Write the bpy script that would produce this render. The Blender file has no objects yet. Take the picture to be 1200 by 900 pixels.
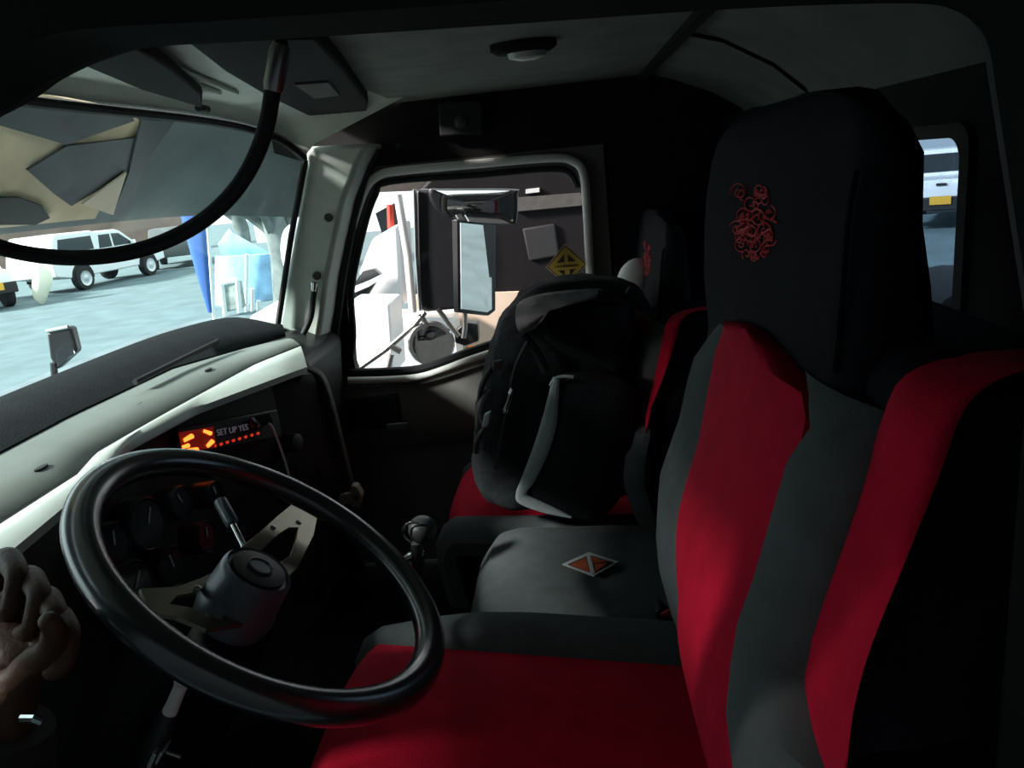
import bpy, bmesh, math, random
from mathutils import Vector as V, Matrix
random.seed(7)
SC = bpy.context.scene
COL = SC.collection
PI = math.pi

# ------------------------------------------------------------------ camera
CAM = V((0, 0, 2.25)); FPX = 900.0
ROT = (Matrix.Rotation(math.radians(5), 3, 'Z') @ Matrix.Rotation(math.radians(90 - 15.4), 3, 'X')
       @ Matrix.Rotation(math.radians(-6), 3, 'Z'))
cd = bpy.data.cameras.new('camera'); cam = bpy.data.objects.new('camera', cd); COL.objects.link(cam)
cam.location = CAM; cam.rotation_euler = ROT.to_euler()
cd.sensor_width = 36; cd.lens = FPX / 1200 * 36; cd.clip_start = 0.01; cd.clip_end = 300
SC.camera = cam
SC.view_settings.view_transform = 'Standard'; SC.view_settings.look = 'None'
SC.view_settings.gamma = 1; SC.view_settings.exposure = 0.42
SC.view_settings.use_curve_mapping = False

def ray(px, py):
    return ROT @ V(((px - 600) / FPX, -(py - 450) / FPX, -1))
def Q(px, py, ax, v):
    """measured point of the place: where the sight line meets the plane axis = v"""
    d = ray(px, py); i = 'xyz'.index(ax)
    return CAM + d * ((v - CAM[i]) / d[i])
def QP(px, py, p0, n):
    d = ray(px, py); n = V(n)
    return CAM + d * ((V(p0) - CAM).dot(n) / d.dot(n))

# ------------------------------------------------------------------ materials
MATS = {}
def mat(name, col, rough=.6, metal=0, noise=0, nscale=40, bump=0, bscale=200, spec=.5, emit=None, estr=0, sheen=0):
    if name in MATS: return MATS[name]
    m = bpy.data.materials.new(name); m.use_nodes = True
    nt = m.node_tree; b = nt.nodes['Principled BSDF']
    b.inputs['Base Color'].default_value = (*col, 1); b.inputs['Roughness'].default_value = rough
    b.inputs['Metallic'].default_value = metal; b.inputs['Specular IOR Level'].default_value = spec
    if sheen: b.inputs['Sheen Weight'].default_value = sheen
    if emit:
        b.inputs['Emission Color'].default_value = (*emit, 1); b.inputs['Emission Strength'].default_value = estr
    tc = nt.nodes.new('ShaderNodeTexCoord')
    if noise:
        n = nt.nodes.new('ShaderNodeTexNoise'); n.inputs['Scale'].default_value = nscale; n.inputs['Detail'].default_value = 5
        r = nt.nodes.new('ShaderNodeValToRGB')
        r.color_ramp.elements[0].position = .3; r.color_ramp.elements[1].position = .7
        r.color_ramp.elements[0].color = (*[max(0, c * (1 - noise)) for c in col], 1)
        r.color_ramp.elements[1].color = (*[min(1, c * (1 + noise)) for c in col], 1)
        nt.links.new(tc.outputs['Object'], n.inputs['Vector']); nt.links.new(n.outputs['Fac'], r.inputs['Fac'])
        nt.links.new(r.outputs['Color'], b.inputs['Base Color'])
    if bump:
        n2 = nt.nodes.new('ShaderNodeTexNoise'); n2.inputs['Scale'].default_value = bscale; n2.inputs['Detail'].default_value = 3
        bp = nt.nodes.new('ShaderNodeBump'); bp.inputs['Strength'].default_value = bump; bp.inputs['Distance'].default_value = .004
        nt.links.new(tc.outputs['Object'], n2.inputs['Vector']); nt.links.new(n2.outputs['Fac'], bp.inputs['Height'])
        nt.links.new(bp.outputs['Normal'], b.inputs['Normal'])
    MATS[name] = m
    return m

def glass_mat(name, tint, refl=.06, rough=0.0):
    m = bpy.data.materials.new(name); m.use_nodes = True; nt = m.node_tree; nt.nodes.clear()
    o = nt.nodes.new('ShaderNodeOutputMaterial'); mx = nt.nodes.new('ShaderNodeMixShader')
    t = nt.nodes.new('ShaderNodeBsdfTransparent'); g = nt.nodes.new('ShaderNodeBsdfGlossy')
    t.inputs['Color'].default_value = (*tint, 1); g.inputs['Roughness'].default_value = rough
    mx.inputs['Fac'].default_value = refl
    nt.links.new(t.outputs[0], mx.inputs[1]); nt.links.new(g.outputs[0], mx.inputs[2]); nt.links.new(mx.outputs[0], o.inputs[0])
    MATS[name] = m
    return m

def mesh_fabric(name, col, scale=900):
    """knitted red cover: tiny dots of the knit over the cloth colour"""
    m = mat(name, col, .85, noise=.12, nscale=30, spec=.15)
    nt = m.node_tree; b = nt.nodes['Principled BSDF']
    tc = nt.nodes.new('ShaderNodeTexCoord')
    w = nt.nodes.new('ShaderNodeTexVoronoi'); w.inputs['Scale'].default_value = scale * .6
    bp = nt.nodes.new('ShaderNodeBump'); bp.inputs['Strength'].default_value = .35; bp.inputs['Distance'].default_value = .0012
    nt.links.new(tc.outputs['Object'], w.inputs['Vector']); nt.links.new(w.outputs['Distance'], bp.inputs['Height'])
    nt.links.new(bp.outputs['Normal'], b.inputs['Normal'])
    return m

RED = mesh_fabric('red_cloth', (.50, .004, .028))
GREY = mesh_fabric('grey_cloth', (.085, .093, .095), 1400)
BLACKC = mesh_fabric('black_cloth', (.010, .010, .015), 1400)
NAVY = mesh_fabric('navy_cloth', (.009, .008, .013), 1400)
BPACK = mat('backpack_cloth', (.012, .013, .015), .85, spec=.2, noise=.2, nscale=60, bump=.6, bscale=90)
REFL = mat('reflective_grey', (.42, .46, .46), .5, noise=.12, nscale=70)
PALE = mat('pale_grey_cloth', (.20, .19, .19), .8, noise=.2, nscale=40, bump=.5, bscale=60)
EMB = mat('red_thread', (.55, .02, .03), .6)
DASHG = mat('dash_plastic', (.50, .55, .50), .34, noise=.06, nscale=20, bump=.08, bscale=500)
DASHM = mat('dash_grey', (.17, .195, .175), .5, noise=.06, nscale=20, bump=.08, bscale=500)
DASHD = mat('dash_mat_dark', (.007, .009, .010), .85, spec=.12, noise=.25, nscale=30, bump=.3, bscale=300)
FASC = mat('fascia_plastic', (.022, .024, .024), .45, bump=.08, bscale=400)
TRIM = mat('trim_plastic', (.52, .56, .50), .55, noise=.08, nscale=15, bump=.1, bscale=300)
HEAD = mat('headliner', (.14, .15, .13), .8, noise=.22, nscale=9, bump=.5, bscale=60)
DARK = mat('dark_trim', (.011, .010, .010), .8, noise=.2, nscale=20, spec=.15)
PILL = mat('pillar_trim', (.06, .056, .052), .7, noise=.2, nscale=20)
FLOORM = mat('floor_mat', (.008, .008, .008), .95, spec=.1)
DOORM = mat('door_vinyl', (.14, .13, .12), .6, noise=.12, nscale=12, bump=.1, bscale=300)
RUB = mat('black_rubber', (.012, .012, .013), .6)
SEAL = mat('seal_rubber', (.010, .010, .011), .7)
WHEELM = mat('steering_black', (.016, .018, .02), .24, spec=1.0)
WHEELM.node_tree.nodes['Principled BSDF'].inputs['Coat Weight'].default_value = .7
WHEELM.node_tree.nodes['Principled BSDF'].inputs['Coat Roughness'].default_value = .25
CHROME = mat('chrome', (.75, .76, .76), .16, 1)
STEEL = mat('brushed_steel', (.45, .45, .42), .35, 1, noise=.1, nscale=60)
ALU = mat('window_frame_alu', (.85, .83, .78), .42, .0)
BRONZE = mat('spoke_metal', (.26, .245, .18), .32, .9)
HUBM = mat('hub_plastic', (.07, .085, .10), .35, spec=.6)
WHITE = mat('white_paint', (.82, .84, .84), .25, spec=.6)
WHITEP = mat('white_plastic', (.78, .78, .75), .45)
CREAM = mat('cream_plastic', (.26, .23, .17), .5)
BROWNT = mat('worn_brown_trim', (.045, .038, .030), .6, noise=.3, nscale=50)
DGLASS = mat('dark_glass', (.015, .02, .022), .08, spec=.8)
TYRE = mat('tyre', (.015, .015, .016), .8)
ALLOY = mat('alloy', (.62, .64, .65), .3, .8)
SKIN = mat('skin', (.062, .027, .013), .55, noise=.2, nscale=60, bump=.25, bscale=160)
NAIL = mat('nail', (.24, .13, .09), .4)
SLEEVE = mat('sleeve', (.02, .018, .018), .9, noise=.3, nscale=40)
YEL = mat('plate_yellow', (.75, .42, .04), .5)
DECY = mat('decal_yellow', (.50, .36, .06), .5)
DECB = mat('decal_black', (.03, .025, .025), .5)
DECW = mat('decal_pale', (.45, .40, .28), .5)
ORANGE = mat('patch_orange', (.50, .085, .035), .8, noise=.15, nscale=120)
PATW = mat('patch_white', (.50, .52, .52), .75, noise=.15, nscale=200)
REDP = mat('red_plastic', (.5, .02, .03), .4)
LEDO = mat('display_orange', (.4, .06, .01), .4, emit=(1, .13, .015), estr=3.4)
LEDR = mat('display_red', (.02, .003, .002), .4, emit=(1, .03, .01), estr=.07)
LEDD = mat('button_glow', (.2, .01, .005), .4, emit=(1, .05, .02), estr=.42)
TXTW = mat('radio_lettering', (.26, .25, .30), .5, emit=(.7, .65, .8), estr=.06)
MIRR = mat('mirror_silver', (.80, .80, .80), .03, 1)
MIRD = mat('mirror_back', (.012, .013, .015), .35)
LENS = mat('lamp_lens', (.55, .55, .5), .2)
AMBER = mat('amber_lens', (.6, .18, .04), .3)
ASPH = mat('asphalt', (.112, .166, .176), .9, noise=.2, nscale=1.5, bump=.3, bscale=8)
BRICK = mat('brown_wall', (.115, .085, .07), .9, noise=.25, nscale=.8)
ROOFU = mat('roof_sheet', (.05, .055, .06), .8)
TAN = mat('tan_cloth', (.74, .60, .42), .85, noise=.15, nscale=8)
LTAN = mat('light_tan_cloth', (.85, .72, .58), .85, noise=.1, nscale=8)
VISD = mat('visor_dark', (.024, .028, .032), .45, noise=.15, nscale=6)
VISG = mat('visor_grey', (.13, .16, .165), .6, noise=.12, nscale=10)
BLUE = mat('blue_fabric', (.035, .115, .36), .8, noise=.15, nscale=2)
BLUEL = mat('blue_tarp', (.30, .55, .85), .7, noise=.3, nscale=3)
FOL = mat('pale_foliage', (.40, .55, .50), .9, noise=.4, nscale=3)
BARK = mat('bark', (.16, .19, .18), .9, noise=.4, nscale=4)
POST = mat('post_white', (.75, .8, .8), .6)
DKVAN = mat('dark_van_paint', (.010, .009, .010), .5, noise=.15, nscale=2, spec=.12)
TANW = mat('tan_wall', (.60, .47, .36), .8, noise=.1, nscale=2)
REDL = mat('red_stripe', (.55, .05, .03), .5)
CLEAR = glass_mat('clear_glass', (.92, .97, .97), .02)
TINTW = glass_mat('passenger_glass', (.90, .87, .87), .015)
REARG = glass_mat('rear_glass', (.42, .48, .55), .05)

# ------------------------------------------------------------------ mesh builder
class MB:
    def __init__(s): s.v = []; s.f = []; s.mi = []; s.cur = 0
    def add(s, vs, fs):
        o = len(s.v); s.v += [V(p) for p in vs]
        for f in fs: s.f.append([i + o for i in f]); s.mi.append(s.cur)
        return s
    def box(s, c, d, R=None):
        c = V(c); vs = []
        for x in (-.5, .5):
            for y in (-.5, .5):
                for z in (-.5, .5):
                    p = V((x * d[0], y * d[1], z * d[2]))
                    vs.append(c + (R @ p if R else p))
        return s.add(vs, [(0, 1, 3, 2), (4, 6, 7, 5), (0, 4, 5, 1), (2, 3, 7, 6), (0, 2, 6, 4), (1, 5, 7, 3)])
    def loft(s, rings, caps=True, closed=True):
        n = len(rings[0]); vs = [p for r in rings for p in r]; fs = []
        for i in range(len(rings) - 1):
            for j in range(n if closed else n - 1):
                k = (j + 1) % n
                fs.append((i * n + j, i * n + k, (i + 1) * n + k, (i + 1) * n + j))
        if caps:
            fs.append(tuple(range(n))[::-1]); fs.append(tuple((len(rings) - 1) * n + j for j in range(n)))
        return s.add(vs, fs)
    def tube(s, pts, r, n=12, caps=True, cyc=False):
        pts = [V(p) for p in pts]; m = len(pts); rs = r if isinstance(r, (list, tuple)) else [r] * m
        rings = []; up = None
        for i in range(m):
            a = pts[i - 1] if (i > 0 or cyc) else pts[i]; b = pts[(i + 1) % m] if (i < m - 1 or cyc) else pts[i]
            t = (b - a).normalized()
            if up is None: up = t.orthogonal().normalized()
            up = (up - t * up.dot(t)).normalized(); w = t.cross(up)
            rings.append([pts[i] + (up * math.cos(2 * PI * k / n) + w * math.sin(2 * PI * k / n)) * rs[i] for k in range(n)])
        if cyc: rings.append(rings[0])
        return s.loft(rings, caps and not cyc)
    def lathe(s, o, ax, prof, n=32):
        """prof: (radius, height along axis)"""
        o = V(o); ax = V(ax).normalized(); a = ax.orthogonal().normalized(); b = ax.cross(a)
        return s.loft([[o + ax * h + (a * math.cos(2 * PI * k / n) + b * math.sin(2 * PI * k / n)) * max(r, 1e-4) for k in range(n)] for r, h in prof])
    def prism(s, poly, vec):
        poly = [V(p) for p in poly]; vec = V(vec)
        return s.loft([poly, [p + vec for p in poly]])
    def strip(s, L, Rr, N, bulge=.01, thick=.015, nu=10, pw=4):
        """a padded panel between two edge curves, pushed out along N"""
        rings = []
        for i in range(len(L)):
            n = V(N[i] if isinstance(N, list) else N).normalized(); l = V(L[i]); r = V(Rr[i])
            fr = [l.lerp(r, k / nu) + n * bulge * (1 - abs(2 * k / nu - 1) ** pw) for k in range(nu + 1)]
            bk = [l.lerp(r, k / nu) - n * thick for k in range(nu, -1, -1)]
            rings.append(fr + bk)
        return s.loft(rings)
    def ring(s, outer, inner, vec):
        """flat panel with a hole: two loops of equal length, with depth vec"""
        vec = V(vec); n = len(outer)
        lo = [V(p) for p in outer]; li = [V(p) for p in inner]
        return s.loft([lo, li, [p + vec for p in li], [p + vec for p in lo], lo], caps=False)
    def build(s, name, m, parent=None, smooth=True, bevel=0, sub=0, ang=40):
        me = bpy.data.meshes.new(name)
        o0 = V((0, 0, 0))
        me.from_pydata([tuple(p) for p in s.v], [], s.f)
        ms = m if isinstance(m, (list, tuple)) else [m]
        for k in ms: me.materials.append(k)
        for p, i in zip(me.polygons, s.mi): p.material_index = i
        bm = bmesh.new(); bm.from_mesh(me)
        bmesh.ops.remove_doubles(bm, verts=bm.verts, dist=1e-6)
        bmesh.ops.recalc_face_normals(bm, faces=bm.faces)
        bm.to_mesh(me); bm.free()
        ob = bpy.data.objects.new(name, me); COL.objects.link(ob)
        if parent:
            ob.parent = parent
            pm = parent; T = V((0, 0, 0))
            while pm: T += pm.location; pm = pm.parent
            if T.length: me.transform(Matrix.Translation(-T))
        if bevel:
            b = ob.modifiers.new('bevel', 'BEVEL'); b.width = bevel; b.segments = 3; b.limit_method = 'ANGLE'
        if sub:
            u = ob.modifiers.new('sub', 'SUBSURF'); u.levels = sub; u.render_levels = sub
        if smooth:
            for p in me.polygons: p.use_smooth = True
            if not sub:
                me.set_sharp_from_angle(angle=math.radians(ang))
        return ob

def tag(o, label=None, cat=None, group=None, kind=None):
    if label: o['label'] = label
    if cat: o['category'] = cat
    if group: o['group'] = group
    if kind: o['kind'] = kind
    return o
def thing(name, label, cat, loc=(0, 0, 0), group=None):
    o = bpy.data.objects.new(name, None); o.location = loc; o.empty_display_size = .05; COL.objects.link(o)
    return tag(o, label, cat, group)
def struct(o): o['kind'] = 'structure'; return o

def wrinkle(o, amt, size=.07):
    t = bpy.data.textures.get('folds') or bpy.data.textures.new('folds', 'CLOUDS')
    t.noise_scale = size; t.noise_depth = 2
    d = o.modifiers.new('folds', 'DISPLACE'); d.texture = t; d.strength = amt; d.mid_level = .5; d.texture_coords = 'LOCAL'
    return o
def resample(pts, n):
    pts = [V(p) for p in pts]; d = [0]
    for a, b in zip(pts, pts[1:]): d.append(d[-1] + (b - a).length)
    out = []
    for k in range(n):
        t = d[-1] * k / (n - 1); i = 0
        while i < len(d) - 2 and d[i + 1] < t: i += 1
        u = (t - d[i]) / max(d[i + 1] - d[i], 1e-9); out.append(pts[i].lerp(pts[i + 1], u))
    return out
def smooth(pts, per=8, cyc=False):
    """Catmull-Rom through the points"""
    pts = [V(p) for p in pts]; n = len(pts); out = []
    for i in range(n if cyc else n - 1):
        g = lambda k: pts[k % n] if cyc else pts[max(0, min(n - 1, k))]
        p0, p1, p2, p3 = g(i - 1), g(i), g(i + 1), g(i + 2)
        for k in range(per):
            t = k / per
            out.append(.5 * ((2 * p1) + (p2 - p0) * t + (2 * p0 - 5 * p1 + 4 * p2 - p3) * t * t + (3 * p1 - p0 - 3 * p2 + p3) * t ** 3))
    if not cyc: out.append(pts[-1])
    return out
def interp(tab, x):
    tab = sorted(tab)
    if x <= tab[0][0]: return tab[0][1]
    for (a, b), (c, d) in zip(tab, tab[1:]):
        if x <= c: return b + (d - b) * (x - a) / (c - a)
    return tab[-1][1]
def rrect(cx, cz, w, h, r, n=8):
    """rounded rectangle in 2d, counter-clockwise"""
    out = []
    for sx, sz, a0 in ((1, 1, 0), (-1, 1, 90), (-1, -1, 180), (1, -1, 270)):
        for k in range(n + 1):
            a = math.radians(a0 + 90 * k / n)
            out.append((cx + sx * (w / 2 - r) + r * math.cos(a), cz + sz * (h / 2 - r) + r * math.sin(a)))
    return out
def polar_loops(inner, outer_fn, c):
    """for each inner point, the point of the outer boundary in the same direction from c"""
    return [outer_fn(V(p) - V(c)) for p in inner]
def text(body, size, name, m, parent, M, ext=.0006, align='CENTER'):
    cu = bpy.data.curves.new(name, 'FONT'); cu.body = body; cu.size = size; cu.extrude = ext
    cu.align_x = align; cu.align_y = 'CENTER'
    t = bpy.data.objects.new(name, cu); COL.objects.link(t); dg = bpy.context.evaluated_depsgraph_get()
    me = bpy.data.meshes.new_from_object(t.evaluated_get(dg)); bpy.data.objects.remove(t)
    me.transform(M); me.materials.clear(); me.materials.append(m)
    o = bpy.data.objects.new(name, me); COL.objects.link(o)
    if parent:
        o.parent = parent; me.transform(Matrix.Translation(-parent.location))
    return o
def frame(o, xa, ya):
    xa = V(xa).normalized(); ya = V(ya); ya = (ya - xa * ya.dot(xa)).normalized(); za = xa.cross(ya)
    M = Matrix((xa, ya, za)).transposed().to_4x4(); M.translation = V(o); return M

# ================================================================== THE CAB SHELL
YP = 2.09      # inner face of the passenger side
YD = 0.30      # driver side opening
XR = 0.49      # rear wall
ZC = 2.45      # ceiling
ZF = 1.12      # cab floor

struct(MB().box((-.35, 1.2, ZF - .03), (1.9, 2.1, .06)).build('floor', FLOORM, smooth=False))

# --- ceiling, its front part and the sloped rear headliner
cl = MB().box((-.06, 1.2, ZC + .02), (.68, 2.0, .04))
struct(cl.build('ceiling', HEAD, smooth=False))
hb = MB()
p = [(.215, ZC + .01), (.30, 2.432), (.40, 2.39), (.47, 2.345), (.50, 2.30), (.54, 2.30), (.54, 2.5), (.21, 2.5)]
hb.prism([(x, .22, z) for x, z in p], (0, 1.98, 0))
struct(hb.build('trim_1', HEAD))
g = MB()
g.prism([(.216, .3, 2.438), (.232, .3, 2.434), (.232, .3, 2.446), (.216, .3, 2.45)], (0, 1.78, 0))
a, b = V((.235, 1.36, 2.444)), V((.475, 1.60, 2.338))
g.tube([(.225, 1.42, 2.445), (.30, 1.46, 2.430), (.40, 1.52, 2.387), (.475, 1.57, 2.338)], .0035, 6)
struct(g.build('trim_2', DARK))

# --- rear wall with the rear window
def wall_with_hole(name, m, axis, pos, thick, rect, hole, hr=.05):
    """axis 'x' or 'y' plane at pos; rect/hole = (a0,a1,z0,z1)"""
    a0, a1, z0, z1 = rect; h0, h1, y0, y1 = hole
    ins = rrect((h0 + h1) / 2, (y0 + y1) / 2, h1 - h0, y1 - y0, hr)
    c = ((h0 + h1) / 2, (y0 + y1) / 2); out = []
    for (x, z) in ins:
        dx, dz = x - c[0], z - c[1]
        t = min([((a1 if dx > 0 else a0) - c[0]) / dx if abs(dx) > 1e-6 else 1e9, ((z1 if dz > 0 else z0) - c[1]) / dz if abs(dz) > 1e-6 else 1e9])
        out.append((c[0] + dx * t, c[1] + dz * t))
    # snap the nearest loop points to the rectangle corners
    for cx in (a0, a1):
        for cz in (z0, z1):
            k = min(range(len(out)), key=lambda i: (out[i][0] - cx) ** 2 + (out[i][1] - cz) ** 2); out[k] = (cx, cz)
    P = (lambda a, z: V((pos, a, z))) if axis == 'x' else (lambda a, z: V((a, pos, z)))
    vec = (thick, 0, 0) if axis == 'x' else (0, thick, 0)
    return struct(MB().ring([P(*q) for q in out], [P(*q) for q in ins], vec).build(name, m, ang=25)), ins
w, ins = wall_with_hole('wall_rear', DARK, 'x', XR, .06, (.2, 2.2, ZF, 2.5), (1.0, 1.62, 1.97, 2.235), .03)
gl = struct(MB().prism([(XR + .03, a, z) for a, z in ins], (.005, 0, 0)).build('window_2', REARG, smooth=False))
fr = MB().ring([(XR - .008, 1.31 + (a - 1.31) * 1.07, 2.1 + (z - 2.1) * 1.13) for a, z in ins], [(XR - .008, a, z) for a, z in ins], (.02, 0, 0))
fr.build('window_seal', SEAL, gl)

# --- passenger side wall: header above the door, panel around it
hd = MB()
hd.prism([(-.60, YP, 2.30), (.56, YP, 2.29), (.56, YP, 2.52), (-.75, YP, 2.52), (-.75, YP, 2.36)], (0, .10, 0))
hd.prism([(.118, YP + .002, ZF), (.56, YP + .002, ZF), (.56, YP + .002, 2.32), (.118, YP + .002, 2.32)], (0, .10, 0))
hd.prism([(-1.15, YP + .01, ZF), (-.695, YP + .01, ZF), (-.695, YP + .01, 1.89), (-1.15, YP + .01, 1.89)], (0, .08, 0))
struct(hd.build('wall_right', DARK, smooth=False))
struct(MB().prism([(-.62, YP - .02, 2.455), (.2, YP - .02, 2.455), (.2, YP - .10, 2.47), (-.62, YP - .10, 2.47)], (0, 0, .03)).build('trim_3', DARK, smooth=False))

# --- driver side: door opening with rounded top (seen from the open doorway)
op = [(-.77, 1.2), (-.77, 1.75)] + [tuple((q.x, q.z)) for q in smooth([Q(*q, 'y', YD) for q in [(-430, 300), (-160, 205), (0, 132), (58, 95), (110, 71), (170, 56), (300, 48), (560, 31), (850, 11), (1050, 4), (1118, 12), (1155, 45), (1168, 110)]], 5)] + [(.190, 2.1), (.195, 1.8), (.19, 1.2)]
c0 = (-.22, 1.8); outl = []
for x, z in op:
    dx, dz = x - c0[0], z - c0[1]
    t = min(((.56 if dx > 0 else -.95) - c0[0]) / dx if abs(dx) > 1e-6 else 1e9, ((2.56 if dz > 0 else .9) - c0[1]) / dz if abs(dz) > 1e-6 else 1e9)
    outl.append((c0[0] + dx * t, c0[1] + dz * t))
wl = MB().ring([(x, YD - .04, z) for x, z in outl], [(x, YD - .04, z) for x, z in op], (0, .04, 0))
struct(wl.build('wall_left', FLOORM))
sl = MB().tube([(c0[0] + (x - c0[0]) * 1.012, YD + .006, c0[1] + (z - c0[1]) * 1.01) for x, z in op], .004, 8)
struct(sl.build('trim_4', SEAL))
# ribbed pillar lining behind the driver's door
pm = MB()
for k in range(4):
    pm.tube([(.222 + .03 * k, YD + .055, 1.3), (.222 + .03 * k, YD + .055, 2.2), (.205 + .03 * k, YD + .06, 2.32)], .014, 8)
pm.box((.33, YD + .03, 1.8), (.24, .03, 1.0))
struct(pm.build('trim_5', mat('rear_pillar', (.010, .009, .009), .9, spec=.1)))

# ================================================================== WINDSHIELD
base = smooth([(-.80, .30, 1.95), (-1.0, .38, 1.95), (-1.07, .7, 1.95), (-1.08, 1.2, 1.95), (-1.07, 1.70, 1.95), (-1.03, 1.93, 1.95), (-.93, 2.03, 1.95), (-.775, 1.965, 1.925)], 6)
topc = smooth([(-.58, .30, 2.40), (-.70, .38, 2.41), (-.765, .7, 2.42), (-.765, 1.2, 2.42), (-.745, 1.65, 2.42), (-.71, 1.85, 2.405), (-.67, 1.95, 2.375), (-.632, 1.975, 2.33)], 6)
ws = MB()
ws.loft([base, topc], caps=False, closed=False)
ws.loft([[p + V((-.006, .002, -.002)) for p in base], [p + V((-.006, .002, .003)) for p in topc]], caps=False, closed=False)
windshield = struct(ws.build('window_1', CLEAR))
rb = MB(); rb.tube(topc, .009, 8); rb.tube([base[-1], (-.70, 1.972, 2.15), topc[-1]], .008, 8)
rb.build('window_seal', SEAL, windshield)

# header between windshield and ceiling, front of the roof
hf = MB()
t2 = [V((p.x + .03, p.y, p.z + .035)) for p in topc]
t3 = [V((-.33, p.y, ZC + .012)) for p in topc]
t4 = [V((-.33, p.y, ZC + .05)) for p in topc]
t5 = [V((p.x - .02, p.y, p.z + .075)) for p in topc]
t1 = [V((p.x + .004, p.y, p.z + .012)) for p in topc]
hf.loft([t1, t2, t3, t4, t5, t1], caps=False, closed=False)
for k in (0, 1):
    a = Q(205 - 22 * k, 78 + 4 * k, 'z', ZC + .003); b = Q(278 - 20 * k, 109, 'z', ZC + .003)
    hf.tube([a, b], .004, 6)
struct(hf.build('trim_6', TRIM))

# passenger-side pillar between windshield and door
pl = MB()
pA = [(357, 172), (432, 168), (418, 195), (403, 235), (392, 285), (383, 330), (378, 372), (370, 415), (328, 400), (326, 375), (340, 300), (352, 235), (359, 195)]
pp = [Q(x, y, 'y', 1.985) for x, y in pA]
pl.prism(pp, (0.02, .14, 0))
pillar = struct(pl.build('trim_7', TRIM, bevel=.012))
for px, py in [(385, 255), (371, 323)]:
    o = Q(px, py, 'y', 1.982)
    MB().lathe(o, (0, -1, 0), [(.011, 0), (.011, .003), (.007, .0045), (.006, .003), (0, .003)], 20).build('screw', PILL, pillar)
# dark filler pillar and gap between pillar and door frame
pd = MB().prism([Q(x, y, 'y', 2.06) for x, y in [(425, 172), (446, 175), (432, 205), (417, 260), (404, 330), (396, 390), (398, 470), (372, 470), (374, 390), (385, 300), (400, 230)]], (0, .1, 0))
struct(pd.build('trim_8', SEAL))

# ================================================================== PASSENGER DOOR
door = MB()
gp = [(452, 212), (540, 205), (640, 198), (668, 201), (681, 216), (687, 260), (691, 330), (697, 400), (640, 402), (583, 411), (545, 424), (505, 434), (460, 437), (417, 440), (410, 395), (406, 355), (412, 318), (424, 262), (437, 222)]
gin = [Q(x, y, 'y', YP - .01) for x, y in gp]
gin = smooth(gin, 3, True)
cen = Q(560, 310, 'y', YP - .01)
def ext(p, s):
    d = p - cen; return p + d.normalized() * s
# outer door skin outline
def outb(d):
    d = V(d); t = 1e9
    for lim, k in ((.125, 0), (-.705, 0), (2.305, 2), (1.14, 2)):
        dv = d[k]; num = lim - cen[k]
        if abs(dv) > 1e-6 and num / dv > 0: t = min(t, num / dv)
    return cen + d * t
dout = [outb(p - cen) for p in gin]
for cx in (.125, -.705):
    for cz in (2.305, 1.14):
        k = min(range(len(dout)), key=lambda i: (dout[i].x - cx) ** 2 + (dout[i].z - cz) ** 2); dout[k] = V((cx, cen.y, cz))
droot = thing('door_1', 'passenger door with bright framed window', 'door', (-.3, YP, 1.14)); droot['kind'] = 'structure'
for k in ('label', 'category'): del droot[k]
MB().ring([p + V((0, .012, 0)) for p in dout], [p + V((0, .012, 0)) for p in gin], (0, .05, 0)).build('door_panel', DOORM, droot, ang=30)
# aluminium run channel round the glass (open along the sill)
fro = [Q(x, y, 'y', YP - .012) for x, y in [(372, 432), (386, 375), (398, 325), (414, 262), (428, 222), (443, 206), (470, 200), (560, 192), (645, 185), (672, 189), (684, 205), (688, 250), (692, 330), (696, 400)]]
MB().tube(smooth(fro, 5), .0115, 10).build('window_frame', ALU, droot)
fs = [Q(x, y, 'y', YP + .004) for x, y in [(408, 440), (414, 395), (412, 340), (426, 270), (440, 228), (456, 213), (560, 205), (645, 198), (668, 203), (678, 220)]]
MB().tube(smooth(fs, 4), .009, 8).build('glass_channel', SEAL, droot)
sill = [Q(x, y, 'y', YP - .03) for x, y in [(408, 446), (450, 445), (490, 442), (520, 433), (555, 420), (600, 408), (680, 402)]]
MB().tube(smooth(sill, 4), .010, 10).build('sill_rail', ALU, droot)
sq = [p + V((0, .022, .018)) for p in sill]
MB().tube(smooth(sq, 4), .012, 8).build('sill_seal', SEAL, droot)
# black quarter triangle in the front corner
MB().prism([Q(x, y, 'y', YP - .004) for x, y in [(405, 352), (417, 438), (380, 446), (390, 398)]], (0, .03, 0)).build('quarter_panel', SEAL, droot)
MB().prism([p + V((0, .016, 0)) for p in gin], (0, .005, 0)).build('window_glass', TINTW, droot, smooth=False)
# lower trim panel with pocket and latch
lp = MB()
lw = [Q(x, y, 'y', YP - .012) for x, y in [(376, 455), (455, 452), (500, 449), (530, 440), (600, 416), (700, 405)]]
bt = [V((p.x, p.y, 1.52)) for p in lw]
lp.strip(lw, bt, (0, -1, 0), .014, .02, 8)
lp.build('lower_panel', DOORM, droot)
pk = MB().prism([Q(x, y, 'y', YP - .034) for x, y in [(402, 470), (466, 462), (472, 500), (405, 508)]], (0, .02, 0)); pk.build('door_pocket', SEAL, droot, bevel=.006)
MB().prism([Q(x, y, 'y', YP - .045) for x, y in [(452, 497), (478, 495), (479, 503), (453, 505)]], (0, .012, 0)).build('door_latch', STEEL, droot, bevel=.002)

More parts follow.
